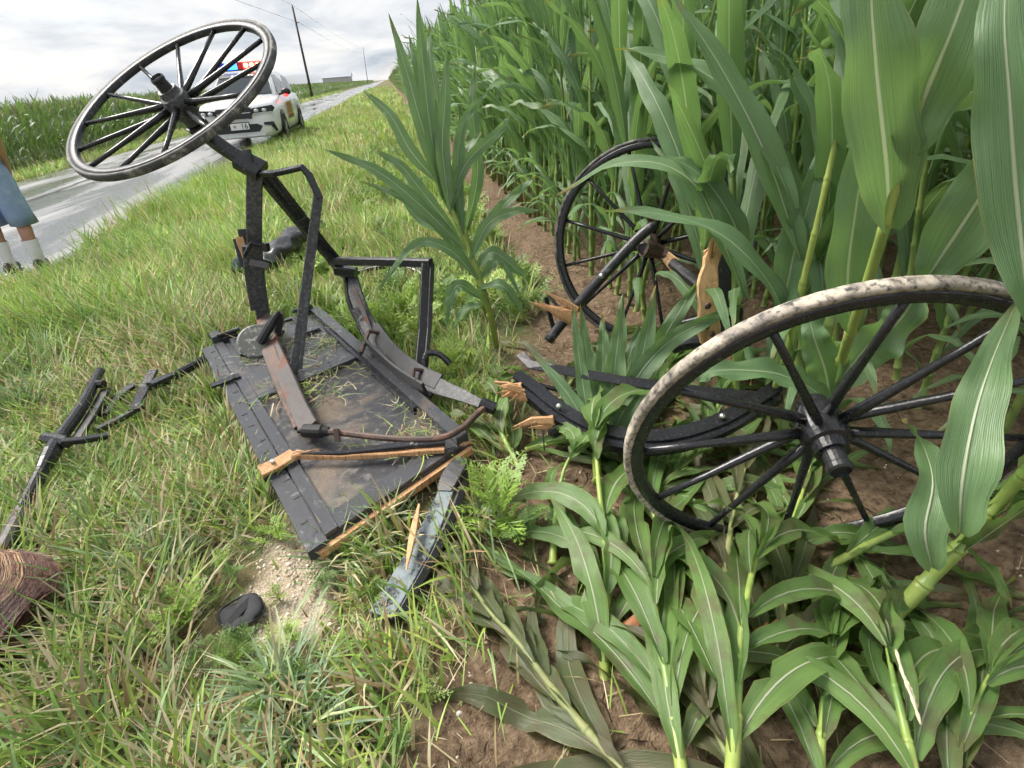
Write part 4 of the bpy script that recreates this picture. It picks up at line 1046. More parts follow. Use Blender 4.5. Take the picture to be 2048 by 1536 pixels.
# broken shaft frame in the grass on the left
t_ = Thing('broken_shaft_frame', (-1.605, 2.384, 0.040), 'broken black carriage shaft with slatted frame half hidden in the left grass', 'carriage shaft')
t_.add('shaft', tube([(-1.610, 2.751, 0.150), (-1.557, 2.429, 0.130), (-1.541, 2.148, 0.110), (-1.506, 1.908, 0.090), (-1.482, 1.749, 0.080), (-1.458, 1.610, 0.070)], .025, 24, 12, [.85, .85, .85, 1, 1, 1, 1, 1, 1, 1.2, 1.3, 1.2] + [1 - .02 * i for i in range(12)]), 'black_paint')
t_.add('shaft_tip', tube([(-1.478, 1.758, 0.085), (-1.455, 1.628, 0.078), (-1.437, 1.498, 0.070)], .023, 8, 10), 'rust_bar')
t_.add('shaft_band', tube([(-1.605, 2.623, 0.140), (-1.538, 2.612, 0.140)], .020, None, 8), 'black_paint')
t_.add('shaft_band', tube([(-1.599, 2.202, 0.120), (-1.490, 2.140, 0.120)], .026, None, 8), 'black_paint')
t_.add('slat', bar([(-1.540, 2.607, 0.110), (-1.512, 2.379, 0.100), (-1.495, 2.185, 0.090)], .042, .018), 'worn_black')
t_.add('slat', bar([(-1.368, 2.729, 0.120), (-1.363, 2.587, 0.100), (-1.341, 2.384, 0.090)], .046, .018), 'black_paint')
t_.add('slat', bar([(-1.442, 2.671, 0.090), (-1.484, 2.593, 0.080), (-1.487, 2.411, 0.080)], .045, .016), 'black_paint')
t_.add('rail', bar([(-1.319, 2.421, 0.090), (-1.389, 2.347, 0.080), (-1.452, 2.277, 0.080)], .030, .022), 'worn_black')
t_.add('rail', bar([(-1.473, 2.092, 0.150), (-1.409, 2.101, 0.140), (-1.339, 2.139, 0.120)], .030, .022), 'black_paint')
t_.add('crosspiece', tube([(-1.151, 2.889, 0.090), (-1.218, 2.776, 0.090), (-1.299, 2.656, 0.090), (-1.375, 2.632, 0.080)], .022, 10, 10), 'black_paint')
t_.add('crosspiece', bar([(-1.304, 2.526, 0.140), (-1.249, 2.617, 0.130)], .05, .02), 'black_paint')

# little black pouch
t_ = Thing('black_pouch', (-0.642, 1.174, 0.010), 'small round black pouch with a fold lying on the pale gravel', 'pouch')
pcen = Vector((-0.638, 1.176, 0.024))
V = []; F = []; nu, nv = 28, 7
for j in range(nv + 1):
    t = math.pi * j / nv
    for i in range(nu):
        a = 2 * math.pi * i / nu; sq = (abs(math.cos(a)) ** 3 + abs(math.sin(a)) ** 3) ** (-1 / 3.)
        r0 = .058 * sq * (math.sin(t) ** 0.55); x_ = r0 * math.cos(a + .5); y_ = .92 * r0 * math.sin(a + .5)
        z_ = .011 * math.copysign(abs(math.cos(t)) ** 0.8, math.cos(t)) - (0.010 * math.exp(-((x_ * .8 + y_ * .6) / .012) ** 2) if t < 1.4 else 0) + .006 * math.sin(40 * x_)
        V.append((pcen.x + x_, pcen.y + y_, pcen.z + z_))
for j in range(nv):
    for i in range(nu): q = (i + 1) % nu; F.append((j * nu + i, (j + 1) * nu + i, (j + 1) * nu + q, j * nu + q))
simple('pouch_fabric', (0.022, 0.023, 0.026), 0.8, var=0.5, vscale=60)
t_.add('body', (V, F), 'pouch_fabric', True)
t_.add('piping', tube([(pcen.x + .0585 * (abs(math.cos(a)) ** 3 + abs(math.sin(a)) ** 3) ** (-1 / 3.) * math.cos(a + .5), pcen.y + .92 * .0585 * (abs(math.cos(a)) ** 3 + abs(math.sin(a)) ** 3) ** (-1 / 3.) * math.sin(a + .5), pcen.z) for a in np.linspace(0, 6.283, 40)], .0035, None, 6), 'black_rubber')
t_.add('flap', bar([pcen + Vector((.030, .036, .008)), pcen + Vector((.004, .0, .012)), pcen + Vector((-.018, -.036, .008))], .022, .003, (.3, -.2, .9), 8), 'pouch_fabric')

# long hair lying in the grass at the left edge
HV = []; HQ = []; HT = []; b = 0
hc = np.array((-1.362, 1.289, 0.090)); r_ = random.Random(8)
RED = np.array((0.120, 0.036, 0.016)); BLD = np.array((0.46, 0.29, 0.15)); DRK = np.array((0.045, 0.015, 0.008))
for k in range(5200):
    u_ = r_.uniform(-1, 1); lay = r_.random(); s0 = hc + np.array((-.10 + .025 * u_, .10 + .03 * u_, .01 + .045 * lay))
    blond = r_.random() < (0.30 if 0.2 < u_ < 0.6 else 0.05)
    col = (BLD if blond else (RED if r_.random() < .6 else DRK)) * r_.uniform(0.8, 1.2)
    fan = u_ * 0.11 + .07; wv = .02 * math.sin(u_ * 5 + lay * 6.3); jt = lambda q: r_.gauss(0, q * 1.8)
    P = [s0, s0 + np.array((fan * .8 + .05, .01 + wv + jt(.004), .035 * (1 - u_ * u_) + .01 * lay)), s0 + np.array((fan * 1.3 + .05 + wv + jt(.004), -.10 + jt(.004), .035 * (1 - .8 * u_ * u_))),
         s0 + np.array((fan * 1.1 + .03 - wv + jt(.006), -.22 + jt(.006), -.01)), s0 + np.array((fan * .9 + jt(.012), -.32 + jt(.02), -.055))]
    P = spline(P, 14); fr = frames(P, (0.1, .2, .95)); w = r_.uniform(.0004, .0009)
    for i, (p, (tg, sd, nn)) in enumerate(zip(P, fr)):
        ww = w * (1 - .6 * i / 13); HV.extend([p - sd * ww, p + nn * ww, p + sd * ww]); HT.extend([col] * 3)
    for i in range(13):
        a = b + i * 3; HQ.extend([(a, a + 1, a + 4, a + 3), (a + 1, a + 2, a + 5, a + 4)])
    b += 42
hb = hc + np.array((0, 0, -.09))
t_ = link('hair_clump', fast_mesh('hair_clump', np.array(HV) - hb, np.array(HQ), 'hair', tint=np.array(HT)), loc=hb)
tag(t_, 'long reddish brown hair with blond streaks lying in the grass', 'hair')

# crumpled black garment and two boards behind the upright bar
simple('wet_cloth', (0.030, 0.032, 0.036), 0.32, var=0.5, vscale=14)
t_ = Thing('black_garment', (-1.201, 5.089, 0.050), 'crumpled shiny black garment lying in the grass behind the upended axle', 'garment')
P = spline([(-1.112, 4.279, 0.160), (-1.041, 4.429, 0.200), (-0.974, 4.712, 0.220), (-0.920, 5.068, 0.210), (-0.832, 5.477, 0.150)], 34); fr = frames(P, (0, 0, 1)); V = []; F = []; k = 16
for i, (p, (tg, sd, nn)) in enumerate(zip(P, fr)):
    for j in range(k):
        a = 2 * math.pi * j / k; rp = 1 + .13 * math.sin(i * 1.25 + 2.2 * math.sin(a * 2 + i * .2)) + .14 * math.sin(3 * a + i * .7) + .07 * math.sin(7 * a + i * 1.9)
        r0 = .088 * rp * (0.75 + .25 * math.sin(math.pi * i / 33)); V.append(tuple(p + sd * r0 * math.cos(a) * 1.1 + nn * r0 * math.sin(a) * .8))
for i in range(33):
    for j in range(k): q = (j + 1) % k; F.append((i * k + j, i * k + q, (i + 1) * k + q, (i + 1) * k + j))
t_.add('folds', (V, F), 'wet_cloth', True)
simple('dark_green_cloth', (0.012, 0.030, 0.026), 0.35, var=0.4)
P = spline([(-1.360, 4.415, 0.100), (-1.294, 4.457, 0.130), (-1.189, 4.404, 0.140)], 8); fr = frames(P, (0, 0, 1)); V = []; F = []
for i, (p, (tg, sd, nn)) in enumerate(zip(P, fr)):
    for j in range(12):
        a = 2 * math.pi * j / 12; r0 = (.035 + .075 * math.sin(math.pi * (i + .6) / 9)) * (1 + .12 * math.sin(3 * a + i)); V.append(tuple(p + sd * r0 * math.cos(a) + nn * r0 * math.sin(a) * .8))
for i in range(7):
    for j in range(12): q = (j + 1) % 12; F.append((i * 12 + j, i * 12 + q, (i + 1) * 12 + q, (i + 1) * 12 + j))
t_.add('cuff', (V, F), 'dark_green_cloth', True, label='dark green end of the garment')
t_ = Thing('broken_board', (-1.326, 4.598, 0.100), 'grey broken board standing in the grass behind the upright bar', 'board')
t_.add('board', bar([(-1.029, 3.668, 0.306), (-1.019, 3.681, 0.431), (-1.012, 3.694, 0.558)], .075, .022, (0.2, -.9, .3)), 'worn_black')
t_ = Thing('broken_board', (-1.335, 4.469, 0.100), 'orange torn board sticking up beside the grey broken board', 'board')
t_.add('torn_face', bar([(-1.034, 3.606, 0.358), (-1.038, 3.634, 0.446), (-1.043, 3.655, 0.521)], .045, .018, (0.2, -.9, .3), 6, [.4, .6, .75, .9, 1, 1]), 'raw_wood')
t_.add('painted_side', bar([(-1.066, 3.626, 0.343), (-1.070, 3.654, 0.431), (-1.073, 3.675, 0.508)], .030, .024, (0.2, -.9, .3)), 'worn_black')

# ---- loose wheels
C2 = Vector((1.136, 2.546, 0.490)); N2 = Vector((-0.622, -0.765, 0.165)).normalized(); C3 = Vector((0.927, 0.941, 0.444)); N3 = Vector((-0.238, -0.926, -0.294)).normalized()
w = carriage_wheel('carriage_wheel', 0.5, None, axis_matrix(C3, N3, .35), nsp=12, tread='tread'); tag(w, 'black spoked carriage wheel with muddy white tread, nearest to the camera', 'carriage wheel', 'loose carriage wheels')
w = carriage_wheel('carriage_wheel', 0.5, None, axis_matrix(C2, N2, .1), nsp=12, hub_mat='iron_rust'); tag(w, 'black spoked carriage wheel standing upright against the corn', 'carriage wheel', 'loose carriage wheels')
w = carriage_wheel('carriage_wheel', 0.45, None, axis_matrix((-0.337, 3.530, 0.014), (-.15, -.30, .94), .4), nsp=12); tag(w, 'black carriage wheel lying flat, overgrown by weeds inside the frame', 'carriage wheel', 'loose carriage wheels')
# axle stub broken out of the standing wheel
t_ = Thing('broken_axle', (1.228, 2.257, 0.398), 'broken black axle stub with torn wood beside the standing wheel hub', 'carriage axle')
t_.add('stub', tube([tuple(C2 + N2 * .06), (1.191, 2.500, 0.465), (1.212, 2.463, 0.447)], .034, 8, 12, [1.3, 1.3, 1.1, 1, .9, .9, .8, .7]), 'iron_rust')
t_.add('torn_wood', splinters((1.199, 2.469, 0.455), (.5, -.6, -.5), 9, .16, .35, .018, 11), 'pale_wood')
t_.add('shaft', tube([(1.211, 2.410, 0.436), (1.244, 2.288, 0.395), (1.292, 2.154, 0.337)], .026, 8, 10), 'worn_black')
# thick rounded beam in front of the standing wheel
t_ = Thing('broken_beam', (0.591, 2.266, 0.239), 'thick rounded black beam leaning across the standing wheel, torn at its foot', 'beam')
t_.add('beam', tube([(0.551, 2.294, 0.176), (0.637, 2.299, 0.268), (0.804, 2.261, 0.470), (0.948, 2.252, 0.614), (1.017, 2.248, 0.668), (1.031, 2.252, 0.678)], .025, 22, 14, [.95] * 16 + [.92, .86, .8, .7, .6, .4]), 'worn_black', True)
t_.add('bolt_head', ellipsoid((0.779, 2.203, 0.494), (.012, .012, .012), 10, 6), 'bolt_metal', True)
t_.add('torn_wood', splinters((0.659, 2.240, 0.314), (-.75, .1, .35), 9, .2, .18, .022, 21), 'raw_wood')
t_.add('iron_strap', bar([(0.578, 2.412, 0.347), (0.585, 2.357, 0.253), (0.596, 2.316, 0.185)], .022, .010, (.3, -.9, .2)), 'black_paint')
t_.add('iron_rod', tube([(0.589, 2.397, 0.364), (0.624, 2.335, 0.307), (0.657, 2.281, 0.283)], .008, None, 6), 'black_paint')
t_.add('foot_wood', splinters((0.573, 2.302, 0.195), (-.3, -.5, -.6), 4, .05, .4, .012, 23), 'raw_wood')
# upright torn wood block on black iron fittings
t_ = Thing('torn_wood_post', (1.139, 1.866, 0.303), 'upright torn wooden post with bare pale wood face between wheels and corn', 'broken wood')
t_.add('bare_face', bar([(1.127, 1.921, 0.696), (1.107, 1.888, 0.614), (1.084, 1.854, 0.508), (1.085, 1.823, 0.395), (1.100, 1.815, 0.305)], .090, .030, (-.2, -.9, .3), 14, [(.16, .6), (.34, .8), (.42, 1), (.66, 1), (.60, 1), (.78, 1), (.92, 1), (.84, 1), (.74, 1), (.80, 1), (.92, 1), (1, 1), (.90, 1), (.84, .9)]), 'pale_wood')
t_.add('post_splinters', splinters((1.111, 1.887, 0.614), (.05, .0, 1), 7, .12, .12, .016, 41), 'pale_wood')
t_.add('painted_back', bar([(1.232, 2.045, 0.616), (1.219, 1.984, 0.488), (1.200, 1.915, 0.363), (1.178, 1.865, 0.251)], .070, .050, (-.2, -.9, .3), 10), 'worn_black')
for k_, q_ in enumerate(((1.071, 1.811, 0.460), (1.063, 1.787, 0.387), (1.082, 1.777, 0.355))):
    t_.add('bolt_hole', ellipsoid(q_, (.014, .008, .014), 10, 6), 'iron_rust', True)
t_.add('collar', tube([(1.298, 2.037, 0.460), (1.297, 1.974, 0.370), (1.271, 1.916, 0.283), (1.209, 1.878, 0.241)], .012, 10, 8), 'rust_bar')
t_.add('iron_tub', ellipsoid((1.268, 2.032, 0.282), (.10, .08, .15), 16, 10), 'black_paint', True)
t_.add('iron_clip', bar([(1.178, 1.874, 0.386), (1.246, 1.881, 0.378)], .05, .03), 'black_paint')
t_.add('lower_bar', tube([(1.036, 1.999, 0.201), (1.112, 1.950, 0.237), (1.199, 1.898, 0.233)], .030, 8, 10), 'black_paint')
t_.add('cross_stick', bar([(1.106, 2.128, 0.243), (1.205, 2.051, 0.298)], .035, .03), 'black_paint')
# curved shaft with flat iron bar
t_ = Thing('curved_shaft', (0.676, 1.617, 0.020), 'curved black shaft with splintered end and flat iron bar lying on crushed corn', 'carriage shaft')
CP = [(0.299, 1.816, 0.249), (0.353, 1.756, 0.219), (0.427, 1.639, 0.179), (0.524, 1.526, 0.151), (0.641, 1.446, 0.144), (0.777, 1.422, 0.141), (0.929, 1.431, 0.158), (1.086, 1.477, 0.179), (1.213, 1.524, 0.195)]
t_.add('shaft', bar(CP, .058, .050, (0, -.3, 1), 40), 'black_paint')
t_.add('shaft_leaf', bar([tuple(np.array(p) + np.array((.01, .012, .034))) for p in CP], .050, .014, (0, -.3, 1), 40), 'black_paint')
t_.add('torn_end', splinters((0.326, 1.760, 0.240), (-.8, -.1, .28), 9, .13, .22, .020, 31), 'raw_wood')
t_.add('torn_strip', splinters((0.409, 1.629, 0.176), (-.9, .0, .15), 5, .19, .2, .016, 32), 'raw_wood')
t_.add('wood_thread', tube([(0.221, 1.836, 0.261), (0.271, 1.824, 0.254), (0.313, 1.790, 0.247)], .006, None, 5), 'raw_wood')
t_.add('flat_bar', bar([(0.352, 1.956, 0.302), (0.381, 1.891, 0.280), (0.463, 1.831, 0.279), (0.696, 1.690, 0.260), (0.946, 1.587, 0.230), (1.191, 1.508, 0.200)], .036, .008, (0, -.75, .6)), 'black_paint')
t_.add('thin_bar', bar([(0.349, 1.848, 0.236), (0.492, 1.761, 0.205), (0.513, 1.734, 0.185)], .016, .012), 'black_paint')
t_.add('hanging_wire', tube([(0.368, 1.669, 0.174), (0.357, 1.622, 0.129), (0.348, 1.569, 0.096)], .003, None, 5), 'black_paint')
t_.add('foot', tube([(0.379, 1.619, 0.131), (0.420, 1.631, 0.142), (0.471, 1.661, 0.148)], .026, 8, 10, [.4, .9, 1, 1, 1, 1, .9, .8]), 'black_rubber')
for q_ in ((0.424, 1.636, 0.233), (0.516, 1.536, 0.206), (0.952, 1.436, 0.213)): t_.add('bolt_head', ellipsoid(q_, (.012, .012, .01), 8, 5), 'bolt_metal', True)

# ------------------------------------------------------------------ corn plants broken down by the crash
def stalk_shape(path, r0, taper, node=.125):
    """jointed stalk along a path: a ring at each node, a sheath that loosens towards the next one"""
    P0 = spline(path, 60); cum = [0.0]
    for a, q in zip(P0[:-1], P0[1:]): cum.append(cum[-1] + float(np.linalg.norm(q - a)))
    L_ = cum[-1]; nn = max(2, round(L_ / node)); S = []
    for k in range(nn):
        for q, rr in ((0.0, 1.0), (.03, 1.16), (.07, 1.2), (.11, .93), (.35, .96), (.62, 1.0), (.90, 1.07), (.985, 1.10)): S.append(((k + q) / nn * L_, rr))
    S.append((L_, .8)); P = []; R = []
    for d, rr in S:
        i = min(int(np.searchsorted(cum, d, 'right')) - 1, 58); t = (d - cum[i]) / max(1e-6, cum[i + 1] - cum[i]); P.append(P0[i] + (P0[i + 1] - P0[i]) * t); R.append(r0 * rr * (1 - taper * d / L_))
    return sweep(P, circ(1, 10), (.1, .2, .95), R)
def ground_leaf(start, d, length, W, r_, mat, stiff, n=15, floor=0.02):
    """leaf path that sags and comes to rest on the ground"""
    P = [np.array(start, float)]; d = np.array(d, float); d /= np.linalg.norm(d); st = length / (n - 1); bend = r_.uniform(-0.12, 0.12)
    for i in range(1, n):
        d[2] -= (1 - stiff) * 0.16; c_, s_ = math.cos(bend), math.sin(bend); d = np.array((d[0] * c_ - d[1] * s_, d[0] * s_ + d[1] * c_, d[2])); d /= np.linalg.norm(d)
        p = P[-1] + d * st; g = height1(p[0], p[1]) + floor + 0.015 * math.sin(i * .9 + W * 90)
        if p[2] < g: p[2] = g; d[2] = max(d[2], 0.02)
        P.append(p)
    t = P[1] - P[0]; side = np.cross(t, (r_.uniform(-.5, .5), r_.uniform(-.5, .5), 1.0))
    v_, f_, u_ = leaf_shape(P, W, side, r_.uniform(.15, .5), r_.uniform(.09, .20), r_.uniform(7, 13), r_.uniform(0, 6), r_.uniform(-2.4, 2.4))
    for q in range(r_.choice((0, 0, 1, 2, 3))):      # torn places along the edges
        i = r_.randrange(3, n - 2); e_ = r_.choice((0, 4)); k_ = r_.uniform(.3, .75); m_ = np.array(v_[i * 5 + 2]); v_[i * 5 + e_] = tuple(np.array(v_[i * 5 + e_]) * (1 - k_) + m_ * k_)
    return v_, f_, u_
simple('corn_stalk_dull', (0.21, 0.23, 0.09), 0.6, var=.5, vscale=30)
def lying_plant(label, path, nl, seed, mat='corn_leaf_lying', r0=.015, ln=(.65, 1.0), wd=(.050, .080), spread=.55, stiff=.5, lift=.04, group='corn plants flattened by the crash', first=.1):
    r_ = random.Random(seed); b = Vector(path[0]); o = link('corn_plant', None, loc=b); tag(o, label, 'corn plant', group)
    P = spline(path, 40); P[0:0] = []
    cum = [0.0]
    for a, q in zip(P[:-1], P[1:]): cum.append(cum[-1] + float(np.linalg.norm(q - a)))
    Ls = cum[-1]; nn = max(3, int(Ls / .13)); R = []
    for c_ in cum:
        ph = (c_ / Ls * nn) % 1.0; R.append(r0 * (1 - .55 * c_ / Ls) * (1.25 if ph < .12 else 1.0))
    v, f = stalk_shape(path, r0, .72)
    link('stalk', mesh('stalk', [tuple(Vector(p) - b) for p in v], f, 'corn_stalk_dull' if 'muddy' in mat else 'corn_stalk', smooth=True), o)
    nl += 4
    for k in range(nl):
        t = first + (1 - first) * (k + .5) / nl if k < nl - 4 else (0.84, 0.90, 0.95, 0.97)[k - nl + 4]
        i = min(int(t * 39), 38); tg = P[i + 1] - P[i]; tg /= np.linalg.norm(tg); sd = np.cross(tg, (0, 0, 1)); s_ = 1 if k % 2 else -1
        end_ = k >= nl - 4; over = end_ or k % 3 == 0
        d = tg + sd * s_ * r_.uniform(.4, 1.3) * (spread * (.5 if over else 1)) + np.array((0, 0, r_.uniform(-.3, 1) * lift + (.10 if over else 0)))
        v, f, uv = ground_leaf(P[i] + sd / (np.linalg.norm(sd) + 1e-6) * s_ * r0 * (.2 if over else .7) + np.array((0, 0, r0 * (.5 if over else -.6))), d, r_.uniform(*ln) * (1 - .25 * t), r_.uniform(*wd), r_, mat, stiff)
        link('leaf', mesh('leaf', [tuple(Vector(p) - b) for p in v], f, mat, uv, True), o)
    return o
lying_plant('crushed corn plant with fan of pale leaves under the curved black shaft', [(0.280, 0.728, -0.050), (0.329, 0.869, 0.050), (0.389, 1.029, 0.100), (0.455, 1.291, 0.160), (0.521, 1.532, 0.220)], 8, 3, r0=.015, ln=(.45, .65), wd=(.060, .085), spread=.4, stiff=.6, lift=.08)
lying_plant('muddy flattened corn plant pointing at the blue-grey plank', [(0.265, 0.535, 0.020), (0.176, 0.708, 0.030), (0.107, 0.877, 0.035), (0.038, 1.014, 0.040), (-0.018, 1.188, 0.045)], 11, 5, 'corn_leaf_muddy', .013, (.35, .6), (.045, .070), .16, .35, .08, first=.0)
lying_plant('crushed corn plant with bright yellow-green stalk at the bottom edge', [(0.439, 0.458, 0.060), (0.491, 0.548, 0.120), (0.576, 0.679, 0.150), (0.663, 0.793, 0.170), (0.780, 0.930, 0.170)], 8, 7, r0=.016, ln=(.5, .8), stiff=.45)
lying_plant('thick bent corn stalk leaning out of the right edge', [(1.051, 0.738, 0.000), (1.128, 0.748, 0.110), (1.185, 0.735, 0.280), (1.197, 0.698, 0.500), (1.072, 0.575, 0.800)], 3, 9, r0=.021, ln=(.4, .55), stiff=.7, first=.3)
lying_plant('short broken corn stalk poking out below the nearest wheel', [(1.003, 0.914, 0.020), (1.140, 0.929, 0.060), (1.285, 0.935, 0.100), (1.476, 0.942, 0.160)], 4, 11, r0=.013, ln=(.35, .5), stiff=.5)
lying_plant('crushed corn plant with muddy leaves left of the yellow-green stalk', [(0.358, 0.481, 0.030), (0.394, 0.621, 0.070), (0.428, 0.765, 0.100), (0.482, 0.950, 0.120)], 9, 13, r0=.015, stiff=.45)
tas = lying_plant('crushed corn plant with a pale tassel at the bottom right', [(0.774, 0.360, 0.030), (0.821, 0.462, 0.080), (0.864, 0.546, 0.100), (0.914, 0.630, 0.110)], 6, 15, r0=.014, ln=(.4, .65), stiff=.45)
simple('tassel_cream', (0.62, 0.56, 0.36), 0.7, var=.3, vscale=60)
for k_, path in enumerate(([(0.851, 0.563, 0.200), (0.823, 0.514, 0.200), (0.809, 0.472, 0.190), (0.801, 0.437, 0.170)], [(0.823, 0.514, 0.200), (0.821, 0.489, 0.190), (0.816, 0.462, 0.170)])):
    v, f = tube(path, .0035, 16, 6, [.6 + .5 * ((i * 5) % 3) / 2 for i in range(16)]); b = Vector(tas.location)
    link('tassel', mesh('tassel', [tuple(Vector(p) - b) for p in v], f, 'tassel_cream', smooth=True), tas)
lying_plant('crushed corn plant fanned over the soil below the nearest wheel', [(0.595, 0.401, 0.030), (0.654, 0.487, 0.050), (0.734, 0.584, 0.070), (0.840, 0.697, 0.070)], 7, 17, r0=.013, ln=(.45, .7), stiff=.42)
lying_plant('corn plant draped over the right corner of the panel', [(0.255, 1.581, 0.020), (0.225, 1.699, 0.080), (0.209, 1.806, 0.130), (0.286, 2.087, 0.160)], 6, 19, r0=.011, ln=(.28, .42), wd=(.06, .08), spread=.9, stiff=.55)
lying_plant('short broken corn stalk between the bright fern-like weed and the nearest wheel', [(0.260, 1.137, 0.000), (0.308, 1.268, 0.070), (0.371, 1.392, 0.140), (0.427, 1.449, 0.170)], 3, 21, r0=.014, ln=(.25, .35), wd=(.04, .06), stiff=.5)
fills = [
 ('crushed corn leaves and stalk inside the curve of the black shaft', [(0.632, 1.282, 0.020), (0.737, 1.361, 0.050), (0.885, 1.437, 0.070)], 41),
 ('crushed corn plant seen through the lower left wheel spokes', [(0.712, 0.953, 0.030), (0.866, 1.172, 0.060), (1.041, 1.377, 0.080)], 42),
 ('crushed corn plant under the left edge of the nearest wheel', [(0.602, 1.141, 0.030), (0.624, 1.301, 0.060), (0.621, 1.426, 0.080)], 43),
 ('crushed corn plant lying behind the nearest wheel hub', [(0.883, 0.954, 0.020), (1.078, 1.148, 0.050), (1.277, 1.351, 0.060)], 44),
 ('crushed corn plant lying under the rim at the lowest point of the nearest wheel', [(0.614, 0.592, 0.030), (0.706, 0.711, 0.060), (0.834, 0.851, 0.070)], 45),
 ('crushed corn plant in the bottom right corner', [(0.841, 0.362, 0.030), (0.963, 0.459, 0.060), (1.120, 0.543, 0.080)], 46),
 ('crushed corn plant left of the flat iron bar', [(0.299, 1.695, 0.020), (0.435, 1.680, 0.050), (0.623, 1.758, 0.080)], 47),
 ('crushed corn plant at the foot of the thick rounded beam', [(0.526, 2.010, 0.020), (0.671, 2.176, 0.060), (0.863, 2.304, 0.100)], 48),
 ('crushed corn plant behind the flat iron bar', [(0.768, 1.694, 0.020), (0.921, 1.903, 0.060), (1.095, 2.078, 0.090)], 49),
 ('crushed corn plant below the torn wooden post', [(0.955, 1.487, 0.030), (1.119, 1.720, 0.080), (1.306, 1.896, 0.120)], 50),
 ('crushed corn plant along the bottom edge under the leaf pile', [(0.512, 0.404, 0.030), (0.469, 0.531, 0.050), (0.472, 0.648, 0.070)], 51),
]
for lab, path, sd in fills:
    lying_plant(lab, path, 7, sd, 'corn_leaf_lying' if sd % 3 else 'corn_leaf_muddy', .011, (.50, .90), (.046, .074), .5, .42, .03, first=.0)
# dry rolled leaf scraps
for lab, path, w_ in (('curled dry brown leaf on the soil beside the crushed stalk', [(0.333, 0.825, 0.030), (0.402, 0.851, 0.070), (0.495, 0.847, 0.060)], .035),
                      ('dry rusty brown leaf scrap right of the yellow-green stalk', [(0.644, 0.726, 0.060), (0.694, 0.730, 0.090), (0.756, 0.742, 0.080)], .05)):
    v, f, uv = leaf_shape(spline(path, 12), w_, (0, 1, .3), .5, .35, 14, base_w=.6); b = Vector(path[0])
    tag(link('dry_leaf', mesh('dry_leaf', [tuple(Vector(p) - b) for p in v], f, 'dry_leaf', uv, True), loc=b), lab, 'leaf', 'dry leaf scraps')

# ------------------------------------------------------------------ corn plants one can single out
def hero_plant(label, stalk, r0, leaves, nrm=(-.45, -.75, .48), mat='corn_leaf'):
    b = Vector(stalk[0]); o = link('corn_plant', None, loc=b); tag(o, label, 'corn plant')
    if len(stalk) > 1:
        P = spline(stalk, 30); R = [r0 * (1 - .45 * i / 29) * (1.22 if i % 7 in (0, 1) else 1.0) for i in range(30)]
        v, f = stalk_shape(stalk, r0, .45, .16); link('stalk', mesh('stalk', [tuple(Vector(p) - b) for p in v], f, 'corn_stalk', smooth=True), o)
    for k, q in enumerate(leaves):
        pts, W = q[0], q[1]; nn = q[2] if len(q) > 2 and q[2] else nrm; tw = q[3] if len(q) > 3 else 0.0
        P = spline(pts, 22); t = P[1] - P[0]; r_ = random.Random(k * 7 + int(W * 1e4))
        v, f, uv = leaf_shape(P, W, np.cross(t, nn), r_.uniform(.2, .45), r_.uniform(.08, .16), r_.uniform(8, 14), r_.uniform(0, 6), tw, cols=7)
        link('leaf', mesh('leaf', [tuple(Vector(p) - b) for p in v], f, mat, uv, True), o)
    return o
hero_plant('fan of pale upright corn leaves behind the flat iron bar', [(0.489, 1.392, 0.060), (0.539, 1.558, 0.068), (0.568, 1.625, 0.152)], 0.018, [
    ([(0.535, 1.570, 0.048), (0.550, 1.747, 0.237), (0.557, 1.898, 0.501)], 0.061), ([(0.543, 1.583, 0.072), (0.589, 1.794, 0.249), (0.598, 1.934, 0.494)], 0.063),
    ([(0.556, 1.563, 0.061), (0.665, 1.734, 0.246), (0.746, 1.865, 0.535)], 0.098), ([(0.570, 1.603, 0.075), (0.651, 1.810, 0.253), (0.696, 1.950, 0.427)], 0.073),
    ([(0.569, 1.568, 0.054), (0.751, 1.717, 0.240), (0.882, 1.875, 0.549)], 0.095), ([(0.609, 1.632, 0.094), (0.838, 1.793, 0.274), (1.070, 1.890, 0.547)], 0.104),
    ([(0.617, 1.649, 0.127), (0.880, 1.759, 0.348), (1.184, 1.741, 0.482)], 0.081), ([(0.528, 1.560, 0.069), (0.498, 1.684, 0.195), (0.393, 1.878, 0.341)], 0.068),
    ([(0.579, 1.654, 0.085), (0.626, 1.830, 0.201), (0.647, 1.934, 0.305)], .05), ([(0.598, 1.651, 0.083), (0.750, 1.826, 0.227), (0.858, 1.944, 0.380)], 0.067)], (-.1, -.85, .5), 'corn_leaf')
